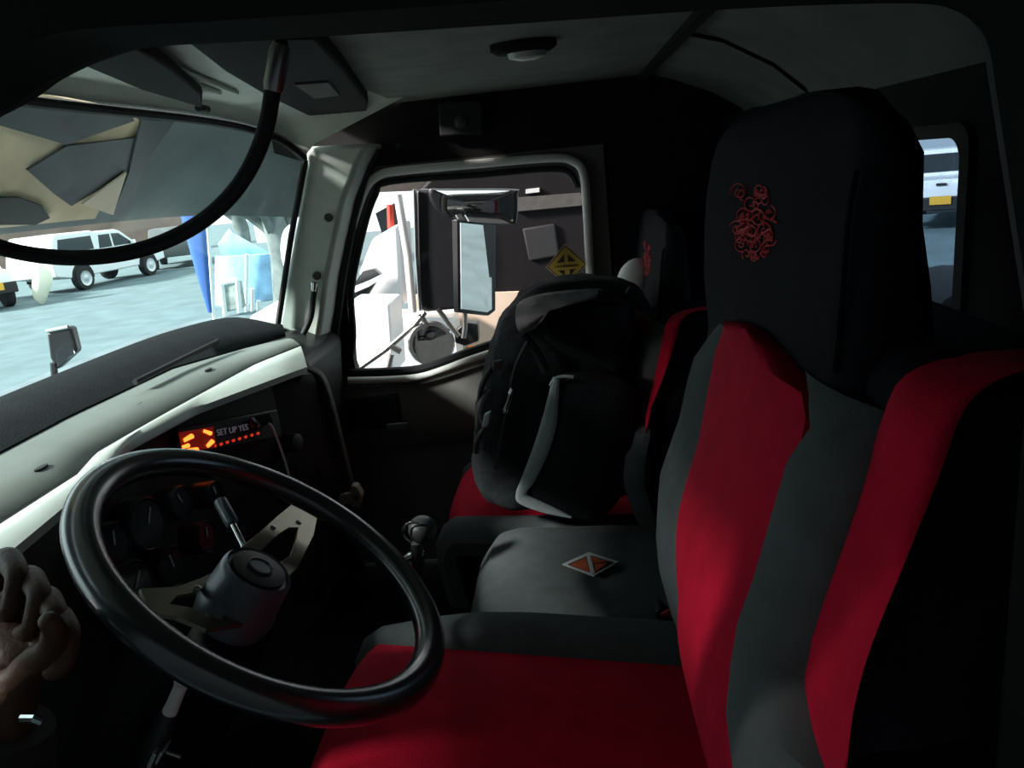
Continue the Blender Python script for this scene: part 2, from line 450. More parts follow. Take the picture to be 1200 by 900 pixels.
# yellow diamond decal on the glass
st = thing('window_sticker', 'yellow diamond sticker with a black cross design on the passenger window', 'sticker')
so = Q(664, 311, 'y', YP + .002); hw = Q(689, 311, 'y', YP + .002).x - so.x
def dia(s, y, sx=1.0): return [so + V((s * hw * sx, y, 0)), so + V((0, y, s * hw * 1.02)), so + V((-s * hw * sx, y, 0)), so + V((0, y, -s * hw * 1.02))]
MB().prism(dia(1.0, 0), (0, .0008, 0)).build('backing', DECW, st, smooth=False)
MB().prism(dia(.94, -.0008), (0, .0008, 0)).build('border', DECB, st, smooth=False)
MB().prism(dia(.87, -.0016), (0, .0008, 0)).build('yellow_field', DECY, st, smooth=False)
y4 = -.0024; u = hw
for sx in (-1, 1):
    MB().prism([so + V((sx * .08 * u, y4, .16 * u)), so + V((sx * .46 * u, y4, .16 * u)), so + V((sx * .08 * u, y4, .54 * u))], (0, .0008, 0)).build('cross_field', DECB, st, smooth=False)
    MB().prism([so + V((sx * .12 * u, y4, -.2 * u)), so + V((sx * .42 * u, y4, -.2 * u)), so + V((sx * .12 * u, y4, -.5 * u))], (0, .0008, 0)).build('cross_field', DECB, st, smooth=False)
ln = MB()
for k in range(9):
    x = (-.52 + k * .13) * u; ln.box(so + V((x, y4, -.02 * u)), (.05 * u, .0012, .10 * u))
    if k % 2: ln.box(so + V((x + .03 * u, y4, .03 * u)), (.07 * u, .0012, .02 * u))
ln.build('blurred_lettering', DECB, st, smooth=False)
st.location = (0, 0, 0)

# ================================================================== DASHBOARD
dash = thing('dashboard', 'grey green dashboard with dark mat running under the windshield', 'dashboard', (0, 0, 0))
N = 60
crest = resample([(-1.02, .34, 1.94)] + [tuple(p + V((.012, -.004, -.006))) for p in base[8:]], N)
mat_edge = resample([(-.80, .34, 1.925), (-.86, .8, 1.925), (-.87, 1.2, 1.925), (-.86, 1.55, 1.92), (-.80, 1.78, 1.905), (-.735, 1.90, 1.90)], N)
seam = resample([(-.70, .34, 1.905)] + [tuple(Q(x, y, 'z', 1.902)) for x, y in [(0, 612), (90, 555), (112, 530), (200, 480), (300, 425), (352, 404)]], N)
zl = [1.899, 1.898, 1.896, 1.892, 1.887, 1.884]
lipp = [tuple(Q(x, y, 'z', z)) for (x, y), z in zip([(10, 648), (92, 580), (150, 520), (230, 478), (340, 437), (360, 430)], zl)]
lip = resample([(-.665, .34, 1.899)] + lipp, N)
def row(a, b, t, dz=0): return [p.lerp(q, t) + V((0, 0, dz)) for p, q in zip(a, b)]
d1 = MB().loft([[p + V((0, 0, -.03)) for p in crest], crest, row(crest, mat_edge, .3, .012), row(crest, mat_edge, .7, .012), mat_edge, [p + V((.004, 0, -.02)) for p in mat_edge]], caps=False, closed=False)
d1.build('dash_mat', DASHD, dash, ang=60)
d2 = MB().loft([[p + V((-.01, 0, -.02)) for p in mat_edge], [p + V((-.002, 0, -.003)) for p in mat_edge], row(mat_edge, seam, .5, .004), row(mat_edge, seam, .97, .0), [p + V((0, 0, -.006)) for p in seam]], caps=False, closed=False)
d2.build('dash_top', DASHM, dash, ang=60)
d3 = MB().loft([[p + V((0, 0, -.007)) for p in seam], row(seam, lip, .06, 0), row(seam, lip, .5, .004), row(seam, lip, .9, .001), lip, [p + V((.0, -.004, -.012)) for p in lip], [p + V((-.03, .004, -.016)) for p in lip]], caps=False, closed=False)
d3.build('dash_ledge', DASHG, dash, ang=60)
gs = MB().tube([p + V((0, 0, -.003)) for p in seam], .0035, 6); gs.build('seam', SEAL, dash)
for px, py in [(244, 433), (162, 473), (48, 548)]:
    o = Q(px, py, 'z', 1.914); vt = MB(); vt.loft([[o + V((.005 * math.cos(a), .014 * math.sin(a), z)) for a in [2 * PI * k / 14 for k in range(14)]] for z in (-.008, .001)])
    vt.build('air_vent', SEAL, dash)
vs_ = MB(); vs_.tube([Q(158, 448, 'z', 1.936), Q(255, 400, 'z', 1.936)], .006, 6); vs_.build('defrost_slot', SEAL, dash)
# fascia below the lip
def fx(y): return -.748 if y < 1.18 else -.80 + .326 * (y - 1.2) - .006
fz = MB(); lo1 = [V((min(fx(p.y), p.x - .03), p.y + .006, p.z - .022)) for p in lip]; lo2 = [V((min(fx(p.y), p.x - .03) + .01, p.y + .006, 1.60)) for p in lip]; lo3 = [V((p.x - .02, p.y, 1.45)) for p in lo2]
fz.loft([[p + V((-.03, 0, -.014)) for p in lip], lo1, lo2, lo3, [p + V((-.2, .05, 0)) for p in lo3]], caps=False, closed=False)
fz.build('fascia', FASC, dash, ang=60)
# rear edge trim of the centre stack, and the end wall behind it
er = smooth([Q(x, y, 'y', yy) for x, y, yy in [(355, 431, 1.72), (372, 440, 1.73), (383, 466, 1.73), (397, 520, 1.73), (412, 582, 1.73)]], 6)
MB().strip([p + V((-.012, 0, 0)) for p in er], [p + V((.008, .0, 0)) for p in er], (0, -1, 0), .006, .02, 6).build('edge_trim', BROWNT, dash)
fe_ = resample([lip[-1] + V((-.004, 0, -.012)), lo1[-1], lo2[-1], lo3[-1]], 14); ee_ = resample([tuple(p + V((-.004, .004, 0))) for p in er] + [(-.62, 1.735, 1.45)], 14)
MB().loft([fe_, [a.lerp(b, .5) for a, b in zip(fe_, ee_)], ee_, [V((-.80, 1.80, p.z + .01)) for p in ee_]], caps=False, closed=False).build('stack_face', FASC, dash)
# passenger side of the dash and footwell
pf = MB()
pf.prism([(-.64, 1.76, 1.86), (-.72, 1.80, 1.90), (-.80, 1.80, 1.90), (-.80, 1.76, 1.2), (-.72, 1.76, 1.2)], (0, .31, 0))
pf.build('passenger_panel', FASC, dash, bevel=.02)
fw = MB().box((-1.12, 1.2, 1.42), (.04, 2.0, .92)); struct(fw.build('wall_front', DARK, smooth=False))

# gauges and switches behind the wheel
FN = V((1, -.12, .12)).normalized()
def fpt(px, py): return QP(px, py, (-.735, .9, 1.75), FN)
for i, (px, py, r) in enumerate([(125, 640, .036), (165, 615, .045), (205, 590, .03), (150, 690, .045), (195, 665, .036), (235, 630, .03), (180, 720, .03), (245, 580, .025)]):
    o = fpt(px, py)
    gg = MB().lathe(o + FN * .005, FN, [(r, -.03), (r, .006), (r * .92, .012), (r * .86, .006), (0, .004)], 28).build('gauge', FASC, dash)
    MB().lathe(o + FN * .012, FN, [(r * .84, 0), (r * .84, .001), (0, .001)], 24).build('gauge_glass', DGLASS, gg)
    sf = FN.cross(V((0, 0, 1))).normalized(); a = random.uniform(-.9, .9)
    up = (sf.cross(FN)).normalized(); dd = sf * math.sin(a) + up * math.cos(a)
    nb = MB().tube([o + FN * .0145, o + FN * .0145 + dd * r * .6], .0015, 5); nb.build('needle', PATW, gg)

# angled centre stack: radio, knob, switches
SN = V((.95, -.31, .12)).normalized()
s0 = V((-.755, 1.332, 1.82))
def spt(px, py, off=0): return QP(px, py, s0 + SN * off, SN)
radio = thing('car_radio', 'car radio with glowing orange display set in the dashboard', 'radio', (0, 0, 0))
A = spt(205, 505); B = spt(318, 484); xa = (B - A).normalized(); ya = SN.cross(xa).normalized()
MB().prism([spt(203, 502), spt(320, 480), spt(326, 512), spt(209, 535)], SN * .012).build('radio_body', FASC, radio, bevel=.003)
dsp = MB()
MB().prism([spt(209, 507, .0125), spt(249, 500, .0125), spt(253, 524, .0125), spt(213, 531, .0125)], SN * .002).build('display', LEDR, radio)
for (a1, b1, a2, b2, w) in [(216, 516, 225, 511, 3.2), (214, 524, 221, 522, 2.6), (220, 528, 231, 527, 3), (239, 505, 247, 508, 2.6), (243, 523, 249, 517, 3)]:
    MB().tube([spt(a1, b1, .016), spt(a2, b2, .016)], [w * .0012, w * .0016], 8).build('display_segment', LEDO, radio)
for k in range(8):
    o = spt(252 + k * 7.2, 522.5 - k * 2.1, .013)
    MB().box(o, (.004, .006, .0045)).build('button', LEDD, radio)
Mt = frame(spt(273, 504, .0135), xa, ya)
text('SET UP YES', .0178, 'lettering', TXTW, radio, Mt)
MB().prism([spt(292, 492, .012), spt(298, 490, .012), spt(301, 500, .012), spt(295, 502, .012)], SN * .004).build('usb_slot', REDP, radio)
# stick drive plug with pale cable
cb = thing('charging_cable', 'pale cable plugged into the radio and hanging down behind the steering wheel', 'cable', (0, 0, 0))
MB().prism([spt(295, 489, .016), spt(311, 485, .016), spt(316, 496, .016), spt(299, 501, .016)], SN * .012).build('plug', DASHD, cb, bevel=.002)
MB().prism([spt(292, 490, .0165), spt(294, 489.5, .0165), spt(300, 500, .0165), spt(298, 501, .0165)], SN * .013).build('plug_collar', CHROME, cb)
pts = [spt(311, 494, .022), spt(318, 499, .03), spt(324, 512, .034), spt(331, 532, .03), spt(338, 555, .02), spt(346, 590, .012), spt(352, 640, .01)]
MB().tube(smooth(pts, 5), .0026, 8).build('cord', WHITEP, cb)
kn = MB(); o = spt(340, 519)
kn.lathe(o, SN, [(.022, -.01), (.022, .008), (.019, .022), (.012, .024), (0, .024)], 24)
kb = kn.build('heater_knob', FASC, dash)
for px, py in [(318, 545), (345, 548), (372, 552), (300, 560), (325, 580)]:
    MB().prism([spt(px, py), spt(px + 18, py - 3), spt(px + 21, py + 9), spt(px + 3, py + 12)], SN * .006).build('switch', DASHD, dash, bevel=.002)
# cream connector at the foot of the edge trim
cp = thing('plastic_connector', 'small cream plastic connector hanging at the lower end of the dashboard trim', 'connector', (0, 0, 0))
cq = lambda x, y: Q(x, y, 'y', 1.69)
MB().prism([cq(396, 582), cq(412, 578), cq(414, 590), cq(398, 594)], (0, .02, 0)).build('plug_nose', CREAM, cp, bevel=.003)
MB().prism([cq(410, 570), cq(417, 570), cq(424, 582), cq(420, 597), cq(411, 595)], (0, .03, 0)).build('plug_body', CREAM, cp, bevel=.004)
MB().tube([cq(417, 583) + V((0, -.001, 0)), cq(417, 583) + V((0, .02, 0))], .008, 12).build('socket', BROWNT, cp)
# grab handle with bright tip at the pillar foot
gh = thing('grab_handle', 'slim upright handle with bright tip at the foot of the windshield pillar', 'handle', (0, 0, 0))
hp = [Q(x, y, 'y', 1.955) for x, y in [(369, 336), (367, 350), (364, 372), (355, 392), (347, 405), (343, 418)]]
MB().tube(smooth(hp, 5), .008, 10).build('grip', SEAL, gh)
MB().tube([Q(368, 331, 'y', 1.95), Q(367.5, 341, 'y', 1.95)], [.009, .006], 12).build('tip', CHROME, gh)

# ================================================================== STEERING WHEEL
WC = V((-.3591, .7635, 1.8458)); WN = V((.605, .095, .79)).normalized(); WR = .205
wa = WN.cross(V((0, 1, 0))).normalized(); wb = WN.cross(wa)
def W(px, py, h=0): return QP(px, py, WC + WN * h, WN)
sw = thing('steering_wheel', 'large black steering wheel with two metal spokes in front of the driver seat', 'steering wheel', (0, 0, 0))
rim = MB(); n1, n2 = 96, 18; rings = []
for i in range(n1):
    t = 2 * PI * i / n1; rd = wa * math.cos(t) + wb * math.sin(t)
    rings.append([WC + rd * (WR + .0185 * math.cos(2 * PI * k / n2)) + WN * .0165 * math.sin(2 * PI * k / n2) for k in range(n2)])
rim.loft(rings + [rings[0]], caps=False); rim.build('rim', WHEELM, sw)
for nm, pxs in [('left', [(247, 668), (206, 690), (165, 690), (196, 728), (258, 738), (268, 712)]), ('right', [(272, 650), (300, 628), (330, 596), (352, 600), (350, 622), (343, 668), (312, 690)])]:
    pass
def spoke(outer, inner, name='spoke'):
    O = [W(x, y, -.045) for x, y in outer]; I = [W(x, y, -.045) for x, y in inner]
    return MB().ring(O, I, WN * .005).build(name, BRONZE, sw, smooth=False, bevel=.0012)
spoke([(262, 668), (232, 682), (205, 692), (162, 694), (172, 722), (205, 727), (240, 742), (285, 735), (300, 705)],
      [(248, 684), (240, 690), (228, 698), (205, 702), (196, 712), (220, 716), (242, 727), (258, 730), (262, 712)])
spoke([(280, 645), (300, 629), (323, 608), (345, 590), (372, 600), (366, 630), (347, 668), (325, 690), (300, 690)],
      [(302, 650), (312, 640), (324, 630), (336, 622), (347, 622), (345, 634), (338, 655), (325, 662), (312, 664)])
hbm = MB(); HO = W(303, 668, 0)
hbm.lathe(HO, WN, [(.042, -.070), (.046, -.05), (.043, -.042), (.041, -.01), (.040, -.002), (.037, .002), (.035, -.002), (0, -.002)], 40)
hbm.build('hub', HUBM, sw)
MB().lathe(HO - WN * .0015, WN, [(.031, 0), (.031, .004), (.022, .006), (.0, .0065)], 36).build('horn_button', FASC, sw)
MB().lathe(HO + WN * .0045, WN, [(.014, 0), (.015, .002), (.013, .0025), (.012, .001), (0, .001)], 28).build('button_ring', HUBM, sw)
for px, py in [(232, 690), (320, 618), (245, 722), (350, 612)]:
    MB().lathe(W(px, py, -.040), WN, [(.004, 0), (.004, .002), (0, .003)], 10).build('screw', STEEL, sw)
# column with turn stalk
sc_ = thing('steering_column', 'dark steering column with chrome turn signal stalk behind the wheel', 'steering column', (0, 0, 0))
MB().tube([WC - WN * .075, WC - WN * .14, WC - WN * .30, WC - WN * .62], [.038, .048, .055, .05], 20).build('column_shroud', FLOORM, sc_)
s1 = W(286, 641, -.05); s2 = W(273, 615, -.05); s3 = W(258, 587, -.05)
MB().tube([WC - WN * .08, s1, s2], .0045, 10).build('stalk_rod', CHROME, sc_)
MB().tube([s2, s2.lerp(s3, .1), s2.lerp(s3, .95), s3], [.006, .009, .009, .005], 14).build('stalk_grip', HUBM, sc_)
# chrome lever under the wheel
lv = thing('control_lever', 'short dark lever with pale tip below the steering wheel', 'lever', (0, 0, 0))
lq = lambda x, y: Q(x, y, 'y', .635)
MB().tube([lq(214, 799), lq(211, 806), lq(203, 825), lq(199, 834)], [.0085, .0065, .007, .0075], 14).build('handle', WHITEP, lv)  # white colour stands in for the bright shine on the chrome tip
MB().tube([lq(199, 834), lq(192, 850), lq(184, 872), lq(172, 915), lq(160, 990), V((-.62, .80, 1.125))], [.009, .011, .012, .012, .012, .012], 14).build('shaft', FASC, lv)
MB().prism([lq(183, 880), lq(190, 866), lq(195, 868), lq(184, 893)], (0, -.02, 0)).build('clamp', STEEL, lv, bevel=.001)
MB().prism([lq(192, 877), lq(198, 865), lq(202, 867), lq(195, 881)], (0, -.02, 0)).build('clamp', STEEL, lv, bevel=.001)
MB().tube([lq(195, 881), lq(212, 887)], .002, 8).build('pin', STEEL, lv)
# gear lever
gl_ = thing('gear_lever', 'dark gear lever with chrome ringed knob beside the passenger seat', 'gear lever', (-.31, 1.25, 1.14))
gq = lambda x, y: Q(x, y, 'y', 1.25)
MB().tube([gq(488, 636), gq(490, 660), gq(485, 720), gq(470, 800)], [.011, .012, .012, .014], 14).build('shaft', FASC, gl_)
kc = gq(494, 619)
MB().lathe(kc + V((0, 0, -.026)), (0.05, 0, 1), [(.012, 0), (.021, .008), (.026, .022), (.024, .036), (.014, .045), (0, .047)], 24).build('knob', FASC, gl_)
rg = MB(); rr = [kc + V((-.008, -.024, .004)) + V((math.cos(t) * .021, 0, math.sin(t) * .020)) for t in [math.radians(60 + k * 12) for k in range(17)]]
rg.tube(rr, .0026, 8); rg.build('knob_ring', CHROME, gl_)
MB().tube([gq(473, 655), gq(481, 652), gq(486, 650), gq(497, 650)], [.006, .0085, .005, .007], 12).build('range_switch', CHROME, gl_)

# ================================================================== SEATS
SX0, SK = .165, .26          # front face of the backrest: x = SX0 + SK*(z-2.1)
BPROF = [(1.50, .19), (1.58, .170), (1.66, .142), (1.74, .114), (1.80, .102), (1.88, .114), (1.95, .140), (2.04, .163), (2.10, .175), (2.20, .195), (2.30, .215)]
def bx(z): return interp(BPROF, z)
BN = V((1, 0, -SK)).normalized()
def bq(px, py, off=0):
    d = ray(px, py); f = lambda t: d.x * t + off - bx(CAM.z + d.z * t)
    ts = [.2 + .005 * k for k in range(260) if CAM.z + d.z * (.2 + .005 * k) > 1.64]
    hit = next((t for t in ts if f(t) >= 0), None)
    if hit is None: return CAM + d * max(ts, key=f)
    lo, hi = hit - .005, hit
    for _ in range(30):
        m = (lo + hi) / 2
        if f(m) < 0: lo = m
        else: hi = m
    return CAM + d * lo
FN_ = -BN                     # points out of the backrest, to the front
def curve_y(pxs, off=0):
    return [(q.z, q.y) for q in (bq(x, y, off) for x, y in pxs)]

def make_seat():
    s = thing('driver_seat', 'red and grey covered driver seat nearest the steering wheel', 'seat', (0, 0, 1.12))
    far = [(2.09, .905), (2.0, .905), (1.9, .915), (1.8, .925), (1.6, .925)]
    ib1 = curve_y([(852, 400), (845, 412), (838, 450), (825, 520), (810, 570), (799, 650), (804, 690)], .012)
    ib2 = curve_y([(908, 404), (925, 428), (957, 480), (940, 560), (910, 660), (877, 740), (870, 780), (872, 840), (880, 880), (893, 925)], .012)
    cr = curve_y([(1010, 470), (1016, 500), (1005, 560), (972, 680), (948, 760), (942, 800), (948, 850), (962, 895), (980, 935)], .0)
    zs = lambda a, b, n: [a + (b - a) * i / (n - 1) for i in range(n)]
    def row(tab, z, off): return V((bx(z), interp(tab, z), z)) + FN_ * off
    zb = 1.56
    def sink(z, top): return .022 * max(0, 1 - (top - z) / .05)
    # black core, as a side outline extruded across
    core = MB()
    rings = []
    for y, ins in ((.45, .012), (.47, 0), (.91, 0), (.93, .012)):
        rg = []
        for z in zs(zb, 2.08, 8): rg.append(V((bx(z) + .012 + ins, y, z)))
        rg += [V((bx(2.11) + .02 + ins, y, 2.11 - ins)), V((bx(2.12) + .05, y, 2.12 - ins)), V((.33, y, 2.10 - ins)), V((.345 - ins, y, 2.0)), V((.33 - ins, y, zb))]
        rings.append(rg)
    core.loft(rings); core.build('backrest', NAVY, s, bevel=.012)
    # far bolster
    z = zs(2.065, zb + .02, 22)
    MB().strip([row(far, k, .0 - sink(k, 2.065)) for k in z], [row(ib1, k, .016 - sink(k, 2.065)) for k in z], FN_, .020, .02, 10, 2.5).build('backrest_bolster', GREY, s)
    # near bolster (grey), between the insert and the side
    z2 = zs(max(t[0] for t in cr) - .004, zb + .02, 22)
    MB().strip([row(ib2, k, .016 - sink(k, z2[0])) for k in z2], [row(cr, k, .0 - sink(k, z2[0])) for k in z2], FN_, .022, .012, 12, 2.5).build('backrest_bolster', GREY, s)
    # red insert: dome top, pointed corner
    z3 = zs(2.079, zb + .02, 40); L = []; Rr = []
    for k in z3:
        yl, yr = interp(ib1, k), interp(ib2, k)
        L.append(V((bx(k), yl, k)) + FN_ * .018); Rr.append(V((bx(k), yr, k)) + FN_ * .018)
    zt = bq(880, 392, .018).z; yt = bq(880, 392, .018).y
    for f in (.55, .2):
        k = 2.079 + (zt - 2.079) * (1 - f ** 2) ; yl = yt + (L[0].y - yt) * math.sqrt(f); yr = yt + (Rr[0].y - yt) * f ** .5
    L = [V((bx(zt), yt + .004, zt)) + FN_ * .012, V((bx(zt - .004), yt + (L[0].y - yt) * .55, zt - .004)) + FN_ * .014] + L
    Rr = [V((bx(zt), yt - .004, zt)) + FN_ * .012, V((bx(zt - .004), yt + (Rr[0].y - yt) * .55, zt - .004)) + FN_ * .014] + Rr
    MB().strip(L, Rr, FN_, .012, .012, 14, 3).build('backrest_insert', RED, s)
    # red knitted shoulder band on the near side
    sy = .455
    l_ = [(968, 905), (952, 855), (942, 795), (950, 742), (990, 640), (1020, 560), (1038, 503), (1062, 456), (1112, 431), (1188, 419), (1290, 418)]
    r_ = [(992, 905), (1000, 835), (1020, 760), (1060, 660), (1100, 560), (1128, 484), (1158, 452), (1200, 434), (1230, 430), (1262, 428), (1292, 426)]
    lp_ = [bq(x, y) + V((0, -.002, 0)) for x, y in l_[:7]]
    lp_ += [Q(x, y, 'y', d) for (x, y), d in zip(l_[7:], (.43, .44, .44, .44))]
    rp_ = [Q(x, y, 'y', d) for (x, y), d in zip(r_[:6], (.345, .358, .378, .388, .392, .394))] + [Q(x, y, 'y', d) for (x, y), d in zip(r_[6:], (.40, .405, .41, .415, .42))]
    Ls = resample(smooth(lp_, 6), 40); Rs = resample(smooth(rp_, 6), 40)
    MB().strip(Ls, Rs, (-.3, -1, .1), .010, .03, 8, 2.5).build('shoulder_band', RED, s)
    # black side below the band
    re = [V((.34, .405, p.z * .98 + .02)) for p in Rs]
    MB().strip([p + V((.010, .016, -.004)) for p in Rs], [p + V((0, .012, 0)) for p in re], (.5, -1, 0), .004, .012, 8, 3).build('side_panel', NAVY, s)
    # headrest: tall black hood over the top
    hl = curve_y([(842, 160), (835, 195), (830, 230), (826, 300), (829, 350), (834, 395)]); hn = [(2.28, .545), (2.23, .526), (2.197, .522), (2.10, .500), (2.04, .487), (1.9, .49)]
    hb_ = [(2.28, .245), (2.23, .240), (2.19, .238), (2.12, .243), (2.02, .235), (1.93, .23)]
    hr = []
    def hring(z, yl, yn, xf, xb, c):
        pts = []
        for (cx, cy, a0) in ((xf + c, yn + c, 180), (xb - c, yn + c, 270), (xb - c, yl - c, 0), (xf + c, yl - c, 90)):
            for k in range(7):
                a = math.radians(a0 + 15 * k); pts.append(V((cx + c * math.cos(a), cy + c * math.sin(a), z)))
        return pts
    for z in (1.93, 2.0, 2.05, 2.10, 2.15, 2.19, 2.215, 2.235):
        hr.append(hring(z, interp(hl, z), interp(hn, z), bx(z) - .006, interp(hb_, z), .022))
    for z, iy, ix, c in ((2.255, .010, .008, .022), (2.269, .03, .018, .02), (2.279, .06, .03, .02), (2.285, .10, .045, .015), (2.287, .16, .055, .01)):
        hr.append(hring(z, interp(hl, 2.24) - iy * 1.5, .53 + iy, bx(2.24) - .006 + ix * .35, .240 - ix * .6, c))
    he = MB().loft(hr).build('headrest', BLACKC, s)
    sm = [bq(985, 200, .012), bq(984, 260, .012), bq(992, 330, .01), bq(1005, 430, .008), bq(1012, 470, .008)]
    MB().tube(smooth([V((p.x + .004, interp(hn, p.z) + .008, p.z)) for p in sm], 4), .0022, 6).build('seam', NAVY, he)
    # black cover running down to the point beside the insert
    ed = curve_y([(838, 380), (838, 420), (842, 460), (860, 480)], 0)
    zc = zs(2.12, 2.045, 8)
    # embroidery: curled stitched scrolls
    em = MB(); rnd = random.Random(3)
    def es(px, py): return bq(px, py, .0075)
    def scroll(cx, cy, r0, turns, a0, sq=1.15):
        P = []
        for k in range(int(18 * turns) + 1):
            a = a0 + k / 18 * 2 * PI; r = r0 * (1 - .75 * k / (18 * turns)); P.append(es(cx + r * math.cos(a), cy + r * sq * math.sin(a)))
        em.tube(P, .0008, 5)
    for cx, cy, r, tn, a in [(866, 225, 10, 1.3, 3), (880, 238, 9, 1.2, 1), (890, 222, 8, 1.2, 0), (872, 252, 9, 1.4, 2), (888, 256, 10, 1.3, 4), (902, 250, 8, 1.2, 5), (864, 268, 9, 1.3, 3.5), (880, 272, 11, 1.5, 0.5), (897, 270, 10, 1.4, 2.2), (868, 286, 8, 1.3, 1.2), (884, 288, 8, 1.3, 5.2), (903, 281, 7, 1.2, 0), (875, 298, 6, 1.1, 2), (886, 300, 4, 1, 0)]:
        scroll(cx, cy, r, tn, a)
    for k in range(26):
        yy = rnd.uniform(222, 302); hw_ = 24 - abs(yy - 262) * .28
        scroll(884 + rnd.uniform(-hw_, hw_), yy, rnd.uniform(3, 6.5), rnd.uniform(.8, 1.3), rnd.uniform(0, 6), 1.3)
    for k in range(14):
        x0 = 862 + rnd.random() * 44; y0 = 240 + rnd.random() * 50
        em.tube([es(x0, y0), es(x0 + rnd.uniform(-8, 8), y0 + 6), es(x0 + rnd.uniform(-10, 10), y0 + 13)], .0013, 5)
    em.build('embroidery', EMB, he)
    # ---------------- cushion
    def cz(x, y): return 1.648 - .095 * (x - (-.10)) * 1.0 + (.018 * math.exp(-((y - .945) / .05) ** 2) + .015 * math.exp(-((y - .50) / .05) ** 2))
    xs = [.19, .12, .05, -.02, -.09, -.16, -.22, -.265, -.29]
    def line(yf, yr, zo=0, rd=0):
        P = []
        for x in xs:
            y = yr + (yf - yr) * (.19 - x) / .48
            P.append(V((x, y, 1.648 - .095 * (x + .10) + zo - rd * (max(0, -.10 - x) / .19) ** 2)))
        y = yf
        e = P[-1]
        P += [V((-.306, y, e.z - .012)), V((-.316, y, e.z - .035)), V((-.315, y, e.z - .075)), V((-.305, y, 1.50))]
        return P
    nr = [V((0, 0, 1))] * (len(xs) - 1) + [V((-.2, 0, 1)), V((-.6, 0, .8)), V((-1, 0, .3)), V((-1, 0, 0)), V((-1, 0, 0))]
    Lf = line(.875, .842); Ln = line(.56, .60); Fo = line(.985, .955, -.015, .055); No = line(.455, .465, -.01)
    MB().strip(Ln, Lf, nr, .014, .03, 14, 2.5).build('cushion_insert', RED, s)
    MB().strip([p + n * -.001 for p, n in zip(Lf, nr)], Fo, nr, .028, .03, 10, 2.2).build('cushion_bolster', GREY, s)
    MB().strip(No, [p + n * -.001 for p, n in zip(Ln, nr)], nr, .024, .03, 10, 2.2).build('cushion_bolster', GREY, s)
    cb_ = MB().box((-.06, .72, 1.555), (.46, .50, .13)); cb_.build('cushion_base', NAVY, s, bevel=.03)
    pdm = MB(); pdm.prism([(-.22, .54, 1.50), (.14, .54, 1.50), (.18, .54, 1.13), (-.24, .54, 1.13)], (0, .38, 0))
    pdm.build('pedestal', DARK, s, bevel=.02)
    return s
seat = make_seat()
seat['label'] = 'driver seat with tall black headrest and wide red insert, nearest the camera'
def copy_tree(o, parent=None):
    c = o.copy(); COL.objects.link(c)
    if parent: c.parent = parent
    for ch in list(o.children): copy_tree(ch, c)
    return c
ps = copy_tree(seat); ps.name = 'passenger_seat'
ps.location = V((0.0, 1.02, 1.12 - .155))
ps['label'] = 'passenger seat against the far door, mostly hidden behind the black backpack'
seat['group'] = ps['group'] = 'high backed seats with red insert'
for ch in list(ps.children):
    if ch.name.startswith('pedestal'):
        ch.data = ch.data.copy()
        for v in ch.data.vertices:
            if v.co.z < .1: v.co.z += .16

# centre jump seat with emblem patch
cs = thing('center_seat', 'grey middle seat cushion with orange diamond patch between the two seats', 'seat', (0, 0, 1.12))
def cl_(y, zo=0):
    P = [V((x, y, 1.558 - .05 * (x + .1) + zo)) for x in (.20, .1, 0, -.08, -.14)]
    P += [V((-.172, y, 1.553 + zo)), V((-.19, y, 1.53 + zo)), V((-.195, y, 1.48)), V((-.19, y, 1.40))]
    return P
nn = [V((0, 0, 1))] * 4 + [V((-.2, 0, 1)), V((-.6, 0, .8)), V((-1, 0, .3)), V((-1, 0, 0)), V((-1, 0, 0))]
MB().strip(cl_(1.02, -.006), cl_(1.42, -.006), nn, .024, .05, 16, 4).build('cushion', GREY, cs)
MB().box((.0, 1.22, 1.46), (.36, .385, .13)).build('cushion_base', RED, cs, bevel=.02)
MB().box((.02, 1.22, 1.26), (.28, .30, .28)).build('pedestal', DARK, cs, bevel=.02)
cbk = MB(); zz = [1.60, 1.68, 1.76, 1.84, 1.90]
cbk.strip([V((.20 + .2 * (z - 1.6), 1.05, z)) for z in zz], [V((.20 + .2 * (z - 1.6), 1.40, z)) for z in zz], (-1, 0, .2), .02, .07, 12, 4)
cbk.build('backrest', NAVY, cs, bevel=.01)
pc = QP(692.5, 662, (0, 1.2, 1.579), (0.05, 0, 1)); PN = V((.05, 0, 1)).normalized()
def pq(px, py, h=0): return QP(px, py, pc + PN * (h + .0015), PN)
pt = MB().prism([pq(659, 662), pq(690, 648), pq(725, 659), pq(696, 676)], PN * .002).build('emblem_patch', PATW, cs, smooth=False)
inn = lambda h: [pq(665.5, 662, h), pq(690, 651, h), pq(719, 659.5, h), pq(695.5, 672.5, h)]
MB().prism(inn(.002), PN * .0012).build('patch_border', DECB, pt, smooth=False)
MB().prism([pq(668.5, 662, .0032), pq(686.5, 653.5, .0032), pq(690.5, 670, .0032)], PN * .001).build('patch_field', ORANGE, pt, smooth=False)
MB().prism([pq(693, 653, .0032), pq(711, 658, .0032), pq(696, 661, .0032), pq(695, 660, .0032)], PN * .001).build('patch_field', ORANGE, pt, smooth=False)
MB().prism([pq(696.5, 662, .0032), pq(711, 660.5, .0032), pq(698.5, 670.5, .0032)], PN * .001).build('patch_field', ORANGE, pt, smooth=False)
MB().prism([pq(687.3, 651, .0032), pq(691.5, 651, .0032), pq(697, 672, .0032), pq(692, 672, .0032)], PN * .0016).build('patch_bar', PATW, pt, smooth=False)

